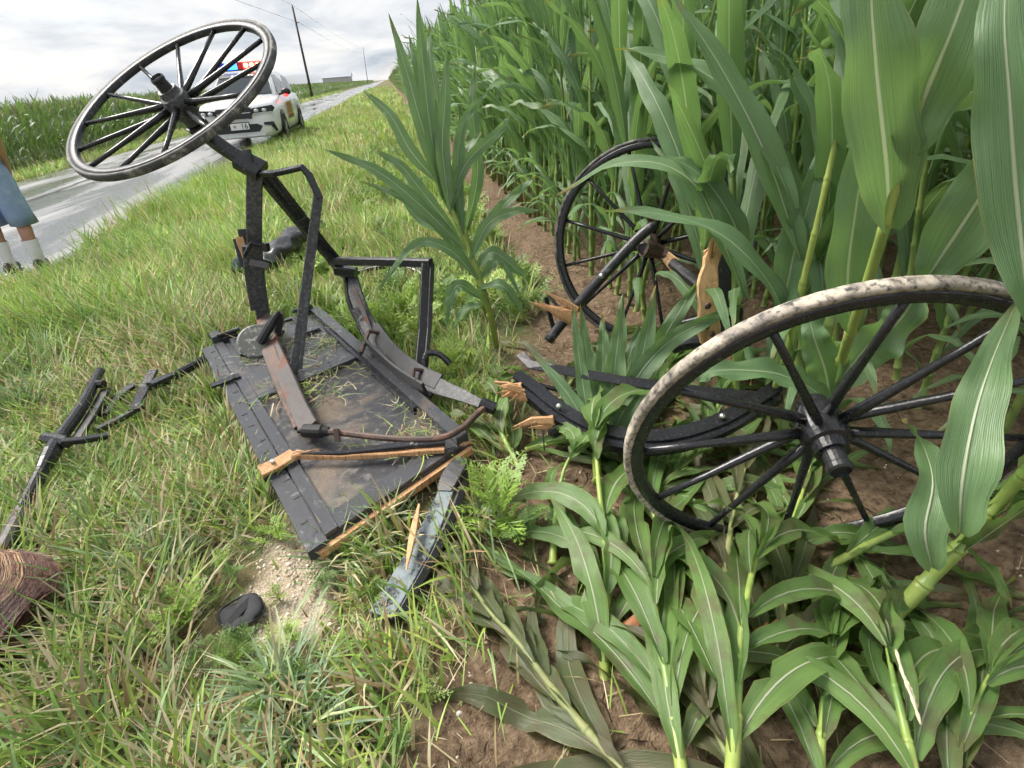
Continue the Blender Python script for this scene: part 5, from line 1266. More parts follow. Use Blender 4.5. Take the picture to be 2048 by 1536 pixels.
hero_plant('tall corn plant behind the nearest wheel with broad upright leaves', [(1.461, 1.551, 0.000), (1.033, 1.078, 0.623), (0.923, 0.946, 0.930), (0.898, 0.918, 1.116), (0.897, 0.912, 1.308)], .0165, [
    ([(0.927, 0.938, 0.977), (0.863, 0.915, 1.103), (0.786, 0.905, 1.265), (0.748, 0.915, 1.394), (0.766, 0.958, 1.513)], .125),
    ([(0.898, 0.918, 1.118), (0.895, 0.904, 1.214), (0.897, 0.888, 1.306), (0.928, 0.899, 1.415), (0.999, 0.912, 1.497)], .125),
    ([(1.001, 1.044, 0.698), (0.960, 1.045, 0.829), (0.940, 1.047, 0.988), (0.947, 1.070, 1.152), (0.970, 1.109, 1.266)], .105),
    ([(1.049, 1.114, 0.449), (0.959, 1.100, 0.521), (0.849, 1.103, 0.577), (0.701, 1.116, 0.600), (0.662, 1.127, 0.567)], .085, (-.1, -.4, .9)),
    ([(1.080, 1.134, 0.432), (1.045, 1.139, 0.531), (1.003, 1.152, 0.623), (0.996, 1.194, 0.693)], .10),
    ([(1.069, 1.117, 0.500), (1.128, 1.102, 0.611), (1.182, 1.087, 0.680), (1.224, 1.091, 0.779)], .13, (-.3, -.9, .2))])
hero_plant('corn plant at the right edge with large dark leaves', [(1.156, 0.553, 0.658), (1.097, 0.639, 0.992), (1.034, 0.724, 1.322)], .02, [
    ([(0.990, 0.882, 0.879), (0.998, 0.860, 0.964), (1.017, 0.839, 1.073), (1.057, 0.828, 1.166), (1.146, 0.837, 1.247)], .115, (-.6, -.7, .3)),
    ([(0.925, 0.628, 0.905), (0.911, 0.697, 1.061), (0.881, 0.742, 1.212), (0.872, 0.786, 1.325), (0.906, 0.844, 1.435)], .105, (-.6, -.75, .2))])
hero_plant('corn plant hanging wavy leaves over the right side of the nearest wheel', [(1.032, 0.591, 0.629), (1.047, 0.610, 0.786), (1.101, 0.647, 0.906)], .02, [
    ([(0.818, 0.526, 0.578), (0.819, 0.554, 0.668), (0.875, 0.614, 0.746), (0.948, 0.674, 0.809), (1.059, 0.752, 0.874)], .088, (-.5, -.8, .3)),
    ([(0.830, 0.551, 0.464), (0.813, 0.574, 0.539), (0.858, 0.626, 0.601), (0.897, 0.705, 0.628), (0.919, 0.773, 0.629)], .075, (-.5, -.8, .3), 1.2)])
hero_plant('corn plant whose leaves arch over the standing wheel', [(1.303, 1.675, 0.000), (1.162, 1.447, 0.390), (1.144, 1.416, 0.635), (1.136, 1.394, 0.897), (1.151, 1.407, 1.125)], .0135, [
    ([(1.168, 1.436, 0.433), (1.092, 1.430, 0.604), (1.011, 1.470, 0.732), (0.918, 1.562, 0.824), (0.787, 1.677, 0.867), (0.643, 1.792, 0.865)], .080, (-.1, -.5, .85)),
    ([(1.090, 1.612, 0.555), (1.030, 1.717, 0.761), (0.983, 1.834, 0.911), (0.882, 1.948, 0.979), (0.731, 2.045, 0.964), (0.560, 2.110, 0.869)], .080, (-.1, -.6, .8)),
    ([(1.123, 1.658, 0.643), (1.062, 1.724, 0.823), (0.984, 1.808, 0.947), (0.889, 1.885, 1.013)], .085, (-.2, -.7, .7)),
    ([(1.104, 1.433, 0.551), (1.124, 1.451, 0.769), (1.148, 1.459, 0.911), (1.180, 1.486, 1.067)], .11),
    ([(1.134, 1.433, 0.742), (1.050, 1.530, 1.008), (0.939, 1.638, 1.245), (0.818, 1.771, 1.463)], .095, (-.2, -.8, .5)),
    ([(1.101, 1.454, 0.889), (1.016, 1.610, 1.137), (0.900, 1.778, 1.274), (0.724, 1.947, 1.337)], .075, (-.1, -.6, .8))])
hero_plant('lone tall corn plant leaning left at the edge of the grass verge', [(0.350, 2.636, 0.000), (0.300, 2.449, 0.335), (0.242, 2.472, 0.602), (0.176, 2.516, 0.821), (0.133, 2.581, 1.002)], .019, [
    ([(0.165, 2.508, 0.824), (0.140, 2.612, 1.098), (0.130, 2.688, 1.287), (0.117, 2.775, 1.455)], .050, (.0, -.95, .2)),
    ([(0.201, 2.498, 0.735), (0.178, 2.594, 0.956), (0.176, 2.661, 1.112), (0.195, 2.746, 1.264)], .055, (.1, -.95, .2), .8),
    ([(0.220, 2.490, 0.646), (0.203, 2.554, 0.833), (0.308, 2.646, 1.000), (0.383, 2.696, 1.068)], .050, (.2, -.9, .3), -.8),
    ([(0.247, 2.455, 0.513), (0.127, 2.506, 0.709), (-0.016, 2.581, 0.840), (-0.189, 2.653, 0.916)], .050, (-.3, -.7, .6)),
    ([(0.281, 2.434, 0.344), (0.187, 2.412, 0.341), (0.116, 2.388, 0.260)], .045, (-.2, -.5, .85)),
    ([(0.189, 2.501, 0.758), (0.119, 2.583, 1.083), (0.084, 2.649, 1.309), (0.047, 2.736, 1.529)], .066, (-.2, -.95, .2)),
    ([(0.154, 2.521, 0.823), (0.145, 2.577, 1.120), (0.153, 2.644, 1.358), (0.166, 2.697, 1.574)], .062, (.1, -.95, .2)),
    ([(0.223, 2.456, 0.609), (0.054, 2.508, 0.814), (-0.113, 2.576, 0.966), (-0.317, 2.640, 1.061)], .062, (-.3, -.6, .75)),
    ([(0.198, 2.475, 0.675), (0.081, 2.504, 0.854), (-0.005, 2.543, 0.980), (-0.109, 2.585, 1.044)], .054, (-.3, -.7, .6)),
    ([(0.178, 2.473, 0.786), (0.182, 2.538, 1.022), (0.222, 2.593, 1.208), (0.259, 2.669, 1.391)], .066, (.1, -.95, .25)),
    ([(0.220, 2.470, 0.673), (0.241, 2.560, 0.954), (0.303, 2.647, 1.122), (0.430, 2.711, 1.228)], .054, (.2, -.9, .3)),
    ([(0.261, 2.419, 0.474), (0.154, 2.429, 0.624), (0.005, 2.430, 0.665), (-0.195, 2.384, 0.490)], .054, (-.2, -.5, .85)),
    ([(0.258, 2.467, 0.496), (0.348, 2.466, 0.579), (0.451, 2.425, 0.495), (0.508, 2.429, 0.438)], .06, (.2, -.5, .85)),
    ([(0.268, 2.424, 0.424), (0.356, 2.369, 0.454), (0.415, 2.342, 0.383), (0.448, 2.318, 0.309)], .06, (.2, -.5, .85)),
    ([(0.278, 2.446, 0.365), (0.180, 2.443, 0.453), (0.124, 2.410, 0.400), (0.092, 2.386, 0.290)], .065, (-.2, -.5, .85)),
    ([(0.240, 2.450, 0.562), (0.337, 2.470, 0.704), (0.446, 2.487, 0.743), (0.586, 2.496, 0.737)], .06, (.2, -.5, .85)),
    ([(0.134, 2.526, 0.908), (0.047, 2.554, 1.033), (-0.013, 2.607, 1.169), (-0.109, 2.679, 1.267)], .06, (-.3, -.8, .5)),
    ([(0.180, 2.493, 0.782), (0.273, 2.553, 0.952), (0.450, 2.618, 1.072), (0.503, 2.641, 1.126)], .052, (.2, -.8, .5))])
hero_plant('second corn plant right behind the lone leaning one', [(0.365, 3.059, 0.000), (0.301, 2.860, 0.381), (0.267, 2.899, 0.641), (0.239, 2.940, 0.906)], .017, [
    ([(0.273, 2.910, 0.560), (0.373, 2.942, 0.846), (0.388, 3.016, 1.139), (0.435, 3.108, 1.351)], .066, (.1, -.95, .25)),
    ([(0.286, 2.867, 0.490), (0.465, 2.886, 0.673), (0.587, 2.936, 0.751), (0.687, 2.985, 0.804)], .06, (.2, -.6, .7)),
    ([(0.253, 2.902, 0.742), (0.183, 2.981, 1.023), (0.140, 3.067, 1.200), (0.103, 3.149, 1.332)], .052, (-.2, -.9, .3)),
    ([(0.236, 2.931, 0.788), (0.225, 3.013, 1.129), (0.216, 3.092, 1.344), (0.236, 3.174, 1.512)], .052, (-.1, -.95, .2)),
    ([(0.314, 2.858, 0.380), (0.192, 2.875, 0.578), (0.052, 2.932, 0.658), (-0.051, 3.030, 0.801)], .052, (-.2, -.6, .7)),
    ([(0.319, 2.829, 0.333), (0.433, 2.811, 0.433), (0.507, 2.703, 0.266)], .055, (.2, -.6, .7))])

# ------------------------------------------------------------------ far things along the road
simple('pole_wood', (0.060, 0.050, 0.043), 0.8, var=0.3)
simple('wire', (0.03, 0.03, 0.03), 0.5)
POLES = [((-9.000, 76.178, 0.643), (-9.000, 76.311, 8.869)), ((-9.000, 291.871, 2.323), (-9.000, 309.992, 14.679))]
labs = ['leaning wooden utility pole just beyond the police car', 'distant wooden utility pole near the end of the road']
tops = []
for (p0, p1), lab in zip(POLES, labs):
    a, b_ = np.array(p0), np.array(p1); a[2] = height1(a[0], a[1]) - .2; ln_ = np.linalg.norm(b_ - a); r0 = .145
    t_ = Thing('utility_pole', a, lab, 'utility pole', 'utility poles')
    t_.add('shaft', tube([tuple(a), tuple(a + (b_ - a) * .5), tuple(b_)], r0, None, 10, [1, .85, .68]), 'pole_wood', True)
    t_.add('insulator', tube([tuple(b_), tuple(b_ + np.array((0, 0, .22)))], .05, None, 8), 'wire')
    t_.add('bracket', tube([tuple(a + (b_ - a) * .84 + np.array((.0, 0, 0))), tuple(a + (b_ - a) * .84 + np.array((.35, 0, .05)))], .04, None, 6), 'wire')
    tops.append((b_ + np.array((0, 0, .2)), a + (b_ - a) * .84 + np.array((.3, 0, .05))))
def wire_thing(a, b_, sag, lab):
    P = [tuple(np.array(a) * (1 - t) + np.array(b_) * t - np.array((0, 0, sag * 4 * t * (1 - t)))) for t in np.linspace(0, 1, 24)]
    t_ = Thing('power_line', P[0], lab, 'power line', 'power lines'); t_.add('line', tube(P, .012, None, 5), 'wire')
for k, nm in ((0, 'upper'), (1, 'lower')):
    wire_thing(tops[0][k], tops[1][k], .9, nm + ' power line between the two utility poles')
    q = np.array(tops[0][k]); wire_thing(q, q + (q - np.array(tops[1][k])) * .9, .9, nm + ' power line running from the nearer pole over the road towards the camera')
# low shed beyond the field
simple('shed_wall', (0.46, 0.48, 0.50), 0.6, var=0.1); simple('shed_roof', (0.30, 0.33, 0.37), 0.5, var=0.1)
sc_ = Vector((-26.000, 426.470, 4.835)); sc_.z = -.25
t_ = Thing('shed', sc_, 'low grey metal shed beyond the far cornfield', 'shed')
def shed():
    w, l, h, rg = 6, 15, 4.6, 2.2
    X0, Y0 = sc_.x, sc_.y
    c_ = [(X0 - l, Y0 - w), (X0 + l * .2, Y0 - w), (X0 + l * .2, Y0 + w), (X0 - l, Y0 + w)]
    V = [(x, y, -.3) for x, y in c_] + [(x, y, h) for x, y in c_]; F = [(0, 1, 5, 4), (1, 2, 6, 5), (2, 3, 7, 6), (3, 0, 4, 7)]
    V += [(c_[0][0], Y0, h + rg - .05), (c_[1][0], Y0, h + rg - .05)]; F += [(4, 8, 7), (5, 6, 9)]
    t_.add('wall', (V, F), 'shed_wall')
    a0, a1 = X0 - l - .5, X0 + l * .2 + .5
    for s_ in (-1, 1):
        q = [Vector((a0, Y0, h + rg)), Vector((a1, Y0, h + rg)), Vector((a1, Y0 + s_ * (w + .6), h - .2)), Vector((a0, Y0 + s_ * (w + .6), h - .2))]
        t_.add('roof', hexa(q, 0, .12, (0, 0, 1)), 'shed_roof')
    for k in range(6):
        x_ = X0 - l + 2 + k * 2.7; t_.add('wall_panel', hexa([(x_, Y0 - w - .03, .2), (x_ + 2.2, Y0 - w - .03, .2), (x_ + 2.2, Y0 - w - .03, h - .5), (x_, Y0 - w - .03, h - .5)], 0, .03, (0, -1, 0)), 'shed_wall')
shed()

# ------------------------------------------------------------------ police car
def car_paint():
    t = NT('white_paint'); f = t.noise(30, 4); col = t.mix(t.step(f, .55, .8), (0.78, 0.79, 0.80), (0.66, 0.66, 0.64))
    M['white_paint'] = t.done(t.bsdf(col, 0.28, coat=0.6))
car_paint()
simple('car_glass', (0.030, 0.040, 0.045), 0.06); simple('car_black', (0.010, 0.010, 0.011), 0.35); simple('car_tyre', (0.016, 0.016, 0.017), 0.7)
simple('alloy', (0.45, 0.46, 0.47), 0.3, 0.8); simple('lamp_glass', (0.55, 0.57, 0.6), 0.12); simple('plate_white', (0.8, 0.8, 0.8), 0.4); simple('gold', (0.50, 0.27, 0.075), 0.45, var=.3, vscale=20)
simple('gold_dark', (0.16, 0.085, 0.03), 0.5); simple('print_black', (0.01, 0.01, 0.01), 0.5); simple('star_tan', (0.42, 0.30, 0.22), 0.5); simple('lens_red', (0.5, 0.01, 0.01), 0.2); simple('lens_blue', (0.01, 0.04, 0.6), 0.2)
simple('lit_red', (0.9, 0.03, 0.02), 0.3, emit=(1.0, 0.02, 0.02), estr=3.5); simple('lit_amber', (0.9, 0.5, 0.1), 0.3, emit=(1.0, 0.45, 0.12), estr=12.0); simple('lit_blue', (0.02, 0.1, 0.9), 0.3, emit=(0.02, 0.13, 1.0), estr=4.0)
car = Thing('police_car', (0, 0, 0), 'white police utility vehicle with red and blue light bar parked on the road edge', 'police car')
def loft(st, prof):
    """st: stations; prof(station) -> half section from bottom centre line up to top centre line [(y, z)]"""
    V = []; F = []; secs = []
    for s in st:
        h = prof(s); full = [(-y, z) for y, z in h] + [(y, z) for y, z in reversed(h)]; secs.append(len(full))
        V += [(s[0], y, z) for y, z in full]
    k = secs[0]
    for i in range(len(st) - 1):
        for j in range(k): q = (j + 1) % k; F.append((i * k + j, (i + 1) * k + j, (i + 1) * k + q, i * k + q))
    F.append(tuple(range(k))); F.append(tuple((len(st) - 1) * k + j for j in reversed(range(k)))); return V, F
# x forward, y left, z up; station = (x, half width, z bottom, z shoulder, z top, half width of the top)
ST = [(2.56, .70, .34, .70, .86, .62), (2.52, .80, .28, .74, .96, .72), (2.42, .90, .26, .80, 1.00, .80), (2.15, .955, .26, .86, 1.05, .84), (1.6, .965, .26, .90, 1.10, .85), (1.05, .97, .26, .95, 1.15, .86),
      (.3, .97, .26, .97, 1.16, .88), (-.8, .97, .26, .98, 1.16, .88), (-1.8, .97, .26, 1.0, 1.16, .88), (-2.3, .94, .30, 1.0, 1.14, .86), (-2.5, .86, .40, .98, 1.10, .80)]
body = car.add('body', loft(ST, lambda s: [(s[1] * .86, s[2]), (s[1] * .97, s[2] + .10), (s[1], (s[2] + s[3]) / 2), (s[1] * .985, s[3]), (s[1] * .95, s[3] + .07), (s[5], s[4]), (s[5] * .5, s[4] + .03)]), 'white_paint', True)
CT = [(1.08, .84, 1.12, 1.16, .80), (.72, .83, 1.12, 1.42, .74), (.30, .82, 1.12, 1.70, .67), (.05, .82, 1.12, 1.755, .66), (-.9, .82, 1.12, 1.775, .66), (-1.9, .81, 1.12, 1.74, .64), (-2.2, .79, 1.12, 1.62, .62), (-2.46, .78, 1.12, 1.20, .66)]
car.add('cabin', loft(CT, lambda s: [(s[1], s[2]), (s[1] * .985, s[2] + (s[3] - s[2]) * .3), (s[4] * 1.04, s[3] - .06 * (s[3] - 1.1)), (s[4] * .92, s[3])]), 'white_paint', True)
def patch(name, pts, mat, th=.012, n=None, parent=None):
    q = [Vector(p) for p in pts]; nn = Vector(n) if n else (q[1] - q[0]).cross(q[2] - q[0]).normalized()
    V = [tuple(p) for p in q] + [tuple(p + nn * th) for p in q]; m = len(q)
    F = [tuple(range(m))[::-1], tuple(m + i for i in range(m))] + [(i, (i + 1) % m, m + (i + 1) % m, m + i) for i in range(m)]
    return car.add(name, (V, F), mat, parent=parent)
ws = patch('windshield', [(1.03, -.74, 1.20), (1.03, .74, 1.20), (.70, .70, 1.445), (.32, .62, 1.70), (.32, -.62, 1.70), (.70, -.70, 1.445)], 'car_glass', .03, (.55, 0, .83))
patch('sun_strip', [(.47, -.62, 1.635), (.47, .62, 1.635), (.36, .60, 1.70), (.36, -.60, 1.70)], 'print_black', .012, (.55, 0, .83), ws)
for k in range(7): patch('strip_print', [(.455, -.30 + k * .085, 1.655), (.455, -.25 + k * .085, 1.655), (.405, -.25 + k * .085, 1.685), (.405, -.30 + k * .085, 1.685)], 'plate_white', .018, (.55, 0, .83), ws)
for s_ in (-1, 1):
    for x0, x1, x2, x3 in ((.78, .30, .28, -.30), (-.36, -.36, -.36, -1.22), (-1.28, -1.28, -1.98, -1.85)):
        if x0 == .78: q = [(.74, 1.22), (-.28, 1.22), (-.28, 1.66), (.28, 1.64)]
        elif x0 == -.36: q = [(-.36, 1.22), (-1.22, 1.22), (-1.18, 1.665), (-.36, 1.675)]
        else: q = [(-1.30, 1.24), (-2.1, 1.26), (-1.98, 1.58), (-1.27, 1.655)]
        pts = [(x, s_ * (.825 - .155 * (z - 1.2) / .5), z) for x, z in q]
        patch('side_window', pts if s_ < 0 else pts[::-1], 'car_glass', .02, (0, s_, .3))
    # mirrors with their marker lamps
    mr = car.add('mirror', ellipsoid((.72, s_ * 1.06, 1.22), (.07, .13, .09), 12, 8), 'car_black', True)
    car.add('mirror_stem', bar([(.74, s_ * .86, 1.17), (.73, s_ * 1.0, 1.19)], .06, .05), 'car_black', parent=mr)
    if s_ > 0: car.add('marker_lamp', ellipsoid((.80, s_ * 1.05, 1.13), (.04, .07, .035), 10, 6), 'lit_red', True, parent=mr)
    hl = patch('headlight', [(2.585, s_ * .42, .79), (2.47, s_ * .88, .80), (2.40, s_ * .955, .90), (2.44, s_ * .90, .965), (2.57, s_ * .42, .92)][::-s_], 'car_black', .035, (.93, s_ * .35, .1))
    for y_, x_ in ((.54, 2.60), (.72, 2.555)): car.add('bulb', ellipsoid((x_, s_ * y_, .87), (.03, .06, .04), 10, 6), 'lamp_glass', True, parent=hl)
    patch('lamp_strip', [(2.60, s_ * .44, .79), (2.48, s_ * .88, .80), (2.48, s_ * .88, .825), (2.60, s_ * .44, .815)][::-s_], 'lamp_glass', .04, (.93, s_ * .35, .1), hl)
    patch('fog_intake', [(2.56, s_ * .64, .60), (2.50, s_ * .86, .60), (2.47, s_ * .92, .40), (2.49, s_ * .88, .36), (2.53, s_ * .82, .51), (2.57, s_ * .64, .545)][::-s_], 'car_black', .03, (.9, s_ * .45, 0))
    for x_ in (1.52, -1.52):
        v, f = lathe([(0, 0), (.42, 0), (.435, .02), (0, .025)], 28); m_ = Matrix.Translation((x_, s_ * .955, .40)) @ Matrix.Rotation(-s_ * math.pi / 2, 4, 'X')
        car.add('wheel_arch', ([tuple(m_ @ Vector(p)) for p in v], f), 'car_black', True)
        m_ = Matrix.Translation((x_, s_ * .86, .375)) @ Matrix.Rotation(-s_ * math.pi / 2, 4, 'X')
        v, f = lathe([(.24, -.12), (.35, -.12), (.375, -.08), (.375, .09), (.35, .135), (.25, .14), (.24, .10)], 32); wh = car.add('wheel', ([tuple(m_ @ Vector(p)) for p in v], f), 'car_tyre', True)
        v, f = lathe([(0, .11), (.06, .12), (.07, .09), (.20, .075), (.235, .115), (.245, .12), (.25, .10)], 28); car.add('disc', ([tuple(m_ @ Vector(p)) for p in v], f), 'car_black', True, parent=wh)
        for k in range(5):
            a = k * 1.2566; P = [m_ @ Vector((.05 * math.cos(a), .05 * math.sin(a), .125)), m_ @ Vector((.235 * math.cos(a), .235 * math.sin(a), .12))]
            car.add('rim_spoke', bar([tuple(p) for p in P], .055, .03, (0, s_, 0)), 'alloy', parent=wh)
    for x_ in (-.30, -1.20): car.add('door_handle', bar([(x_ - .1, s_ * .985, 1.0), (x_ + .08, s_ * .985, 1.0)], .03, .03), 'white_paint')
    for x_ in (.78, -.33, -1.25): patch('door_seam', [(x_, s_ * .973, .40), (x_ - .012, s_ * .973, .40), (x_ - .012, s_ * .962, 1.08), (x_, s_ * .962, 1.08)][::s_], 'print_black', .002, (0, s_, 0))
    # gold lettering block on the front door
    db = patch('door_emblem', [(.62, s_ * .972, .62), (-.20, s_ * .972, .62), (-.26, s_ * .972, .98), (.56, s_ * .972, .98)][::s_], 'gold', .006, (0, s_, 0))
    patch('emblem_band', [(.66, s_ * .974, .56), (-.30, s_ * .974, .56), (-.30, s_ * .974, .66), (.60, s_ * .974, .66)][::s_], 'gold_dark', .009, (0, s_, 0), db)
    for k in range(5):
        x_ = .46 - k * .15; patch('letter_stroke', [(x_, s_ * .974, .70), (x_ - .035, s_ * .974, .70), (x_ - .05, s_ * .974, .94), (x_ - .015, s_ * .974, .94)][::s_], 'gold_dark', .009, (0, s_, 0), db)
    patch('sill', [(1.0, s_ * .95, .22), (-1.0, s_ * .95, .22), (-1.0, s_ * .95, .30), (1.0, s_ * .95, .30)][::s_], 'car_black', .03, (0, s_, 0))
gr_ = patch('grille', [(2.59, -.40, .71), (2.59, .40, .71), (2.57, .43, .90), (2.545, .40, .955), (2.545, -.40, .955), (2.57, -.43, .90)], 'car_black', .03, (1, 0, .1))
patch('grille_bar', [(2.625, -.40, .83), (2.625, .40, .83), (2.625, .40, .85), (2.625, -.40, .85)], 'lamp_glass', .006, (1, 0, 0), gr_)
patch('bumper_intake', [(2.555, -.50, .40), (2.555, .50, .40), (2.545, .60, .52), (2.555, .48, .58), (2.555, -.48, .58), (2.545, -.60, .52)], 'car_black', .03, (1, 0, 0))
patch('lower_lip', [(2.56, -.62, .30), (2.56, .62, .30), (2.57, .66, .35), (2.57, -.66, .35)], 'white_paint', .05, (1, 0, 0))
for k in range(4): patch('hood_crease', [(2.3, -.52 + k * .345, 1.075), (1.2, -.54 + k * .36, 1.165), (1.2, -.53 + k * .36, 1.166), (2.3, -.51 + k * .345, 1.076)], 'lamp_glass', .004, (0, 0, 1))
pl = patch('number_plate', [(2.60, -.16, .47), (2.60, .28, .47), (2.60, .28, .62), (2.60, -.16, .62)], 'plate_white', .012, (1, 0, 0))
patch('plate_frame', [(2.592, -.18, .45), (2.592, .30, .45), (2.592, .30, .64), (2.592, -.18, .64)], 'print_black', .012, (1, 0, 0), pl)
fc = bpy.data.curves.new('digits', 'FONT'); fc.body = '16'; fc.size = .17; fc.extrude = .002; fc.align_x = 'CENTER'; fc.materials.append(M['print_black'])
fo0 = link('digits_source', fc); bpy.context.view_layer.update(); dm_ = bpy.data.meshes.new_from_object(fo0.evaluated_get(bpy.context.evaluated_depsgraph_get())); bpy.data.objects.remove(fo0)
fo = link('digits', dm_, pl); fo.matrix_basis = Matrix.Translation((2.618, .17, .492)) @ Matrix(((0, 0, 1, 0), (1, 0, 0, 0), (0, 1, 0, 0), (0, 0, 0, 1)))
sv = []
for k in range(10):
    a = math.pi / 2 + k * math.pi / 5; r0 = .055 if k % 2 == 0 else .024; sv.append((2.612, -.06 + r0 * math.cos(a), .545 + r0 * math.sin(a)))
patch('plate_star', sv, 'star_tan', .006, (1, 0, 0), pl)
lb = car.add('light_bar', bar([(-.05, -.62, 1.83), (-.05, 0, 1.835), (-.05, .62, 1.83)], .26, .05, (0, 0, 1)), 'car_black')
for k in range(8):
    y_ = -.56 + k * .16; lit = k in (1, 2, 4, 5, 6, 7)
    car.add('lens', box((.0, y_, 1.925), .24, .150, .17), ('lens_blue' if k < 3 else 'lens_red') if not lit else ('lit_blue' if k < 3 else 'lit_red'), parent=lb)  # lenses built extra tall, the spread of the lamps' glow put into their size
    if k in (4, 5, 6): car.add('flash_lamp', ellipsoid((.125, y_, 1.925), (.03, .055, .05), 10, 6), 'lit_amber', True, parent=lb)
car.add('push_bar_lamp', box((2.58, -.3, .66), .03, .10, .03), 'lens_red'); car.add('antenna', tube([(-1.6, 0, 1.77), (-1.62, 0, 2.02)], .012, None, 6), 'car_black')
car.o.location = (-3.86, 18.8, ROAD_Z + .012); car.o.rotation_euler = (0, math.radians(0), math.radians(-90))

# ------------------------------------------------------------------ person at the left edge
def skin_mat():
    t = NT('skin'); f = t.noise(14, 4); M['skin'] = t.done(t.bsdf(t.mix(f, (0.36, 0.18, 0.115), (0.46, 0.25, 0.17)), 0.5))
    t = NT('denim'); f = t.noise(1.0, 3, scale3=(160, 160, 40)); g = t.noise(5, 5)
    c_ = t.mix(f, (0.17, 0.25, 0.42), (0.32, 0.42, 0.62)); c_ = t.mix(t.step(g, .45, .7), c_, (0.42, 0.52, 0.68)); M['denim'] = t.done(t.bsdf(c_, 0.85, normal=t.bump(f, .3, .003)))
skin_mat(); simple('sock', (0.72, 0.71, 0.69), 0.9, var=.08, vscale=40); simple('shoe', (0.018, 0.018, 0.02), 0.5); simple('shirt', (0.16, 0.19, 0.22), 0.85, var=.2); simple('hair_brown', (0.07, 0.04, 0.022), 0.6, var=.3, vscale=50); simple('sole', (0.55, 0.54, 0.52), 0.7)
fx_, fy_ = -3.580, 5.850
pz = height1(fx_, fy_) + .0
per = Thing('person', (0, 0, 0), 'person in denim shorts, white socks and black shoes standing at the road edge', 'person')
# local frame: x = facing direction, y = left, z up; two feet on the ground
J = {'pelvis': (0, 0, .95), 'spine': (.0, 0, 1.15), 'chest': (.0, 0, 1.36), 'neck': (.005, 0, 1.50), 'head0': (.015, 0, 1.58), 'head1': (.03, 0, 1.70),
     'hipL': (0, .095, .90), 'kneeL': (.05, .115, .50), 'calfL': (.0, .118, .36), 'ankL': (-.03, .12, .085), 'toeL': (.10, .14, .04),
     'hipR': (0, -.095, .90), 'kneeR': (.03, -.115, .49), 'calfR': (-.03, -.118, .35), 'ankR': (-.07, -.12, .085), 'toeR': (.06, -.14, .04),
     'shL': (0, .19, 1.43), 'elL': (-.05, .235, 1.15), 'wrL': (.04, .20, .93), 'palL': (.06, .19, .87),
     'shR': (0, -.19, 1.43), 'elR': (-.05, -.235, 1.15), 'wrR': (.06, -.19, .93), 'palR': (.085, -.175, .87)}
RAD = {'pelvis': (.15, .12), 'spine': (.14, .11), 'chest': (.155, .115), 'neck': (.06, .06), 'head0': (.075, .085), 'head1': (.075, .09), 'hip': .088, 'knee': .058, 'calf': .060, 'ank': .038, 'toe': .034, 'sh': .062, 'el': .043, 'wr': .028, 'pal': .030}
E_ = [('pelvis', 'spine'), ('spine', 'chest'), ('chest', 'neck'), ('neck', 'head0'), ('head0', 'head1')]
for s_ in 'LR': E_ += [('pelvis', 'hip' + s_), ('hip' + s_, 'knee' + s_), ('knee' + s_, 'calf' + s_), ('calf' + s_, 'ank' + s_), ('ank' + s_, 'toe' + s_), ('chest', 'sh' + s_), ('sh' + s_, 'el' + s_), ('el' + s_, 'wr' + s_), ('wr' + s_, 'pal' + s_)]
JJ = dict(J)
for s_, sg in (('L', 1), ('R', -1)):
    p = Vector(J['pal' + s_])
    for k, (dx_, ln_) in enumerate(((-.024, .062), (-.008, .075), (.008, .072), (.022, .058))):
        a = p + Vector((dx_ * 1.1, 0, -.035)); JJ[f'f{k}a{s_}'] = tuple(a); JJ[f'f{k}b{s_}'] = tuple(a + Vector((.004, -sg * .006, -ln_ * .5))); JJ[f'f{k}c{s_}'] = tuple(a + Vector((.006, -sg * .024, -ln_)))
        E_ += [('pal' + s_, f'f{k}a{s_}'), (f'f{k}a{s_}', f'f{k}b{s_}'), (f'f{k}b{s_}', f'f{k}c{s_}')]
    JJ['t0' + s_] = tuple(p + Vector((.035, -sg * .005, .005))); JJ['t1' + s_] = tuple(p + Vector((.048, -sg * .012, -.03))); E_ += [('pal' + s_, 't0' + s_), ('t0' + s_, 't1' + s_)]
names = list(JJ); idx = {n_: i for i, n_ in enumerate(names)}
me = bpy.data.meshes.new('body'); me.from_pydata([JJ[n_] for n_ in names], [(idx[a], idx[b_]) for a, b_ in E_], []); me.materials.append(M['skin'])
bo = link('body', me, per.o); md = bo.modifiers.new('skin', 'SKIN'); 
for n_, i in idx.items():
    key = n_ if n_ in RAD else (n_[:-1] if n_[:-1] in RAD else None); r0 = RAD[key] if key else (.0085 if n_[0] == 'f' else .010)
    me.skin_vertices[0].data[i].radius = r0 if isinstance(r0, tuple) else (r0, r0); me.skin_vertices[0].data[i].use_root = (n_ == 'pelvis')
bo.modifiers.new('sub', 'SUBSURF').levels = 2; bo.modifiers['sub'].render_levels = 2
md.use_smooth_shade = True
for s_ in (-1, 1):
    bpy_e = per.add('ear', ellipsoid((.01, s_ * .083, 1.64), (.018, .010, .030), 8, 6), 'skin', True)
    per.add('eye', ellipsoid((.108, s_ * .032, 1.655), (.010, .014, .010), 8, 6), 'plate_white', True)
per.add('nose', ellipsoid((.115, 0, 1.625), (.020, .013, .025), 8, 6), 'skin', True); per.add('mouth', ellipsoid((.103, 0, 1.585), (.010, .025, .006), 8, 6), 'lens_red', True)
per.add('hair', ellipsoid((.0, 0, 1.70), (.105, .100, .085), 16, 10), 'hair_brown', True)
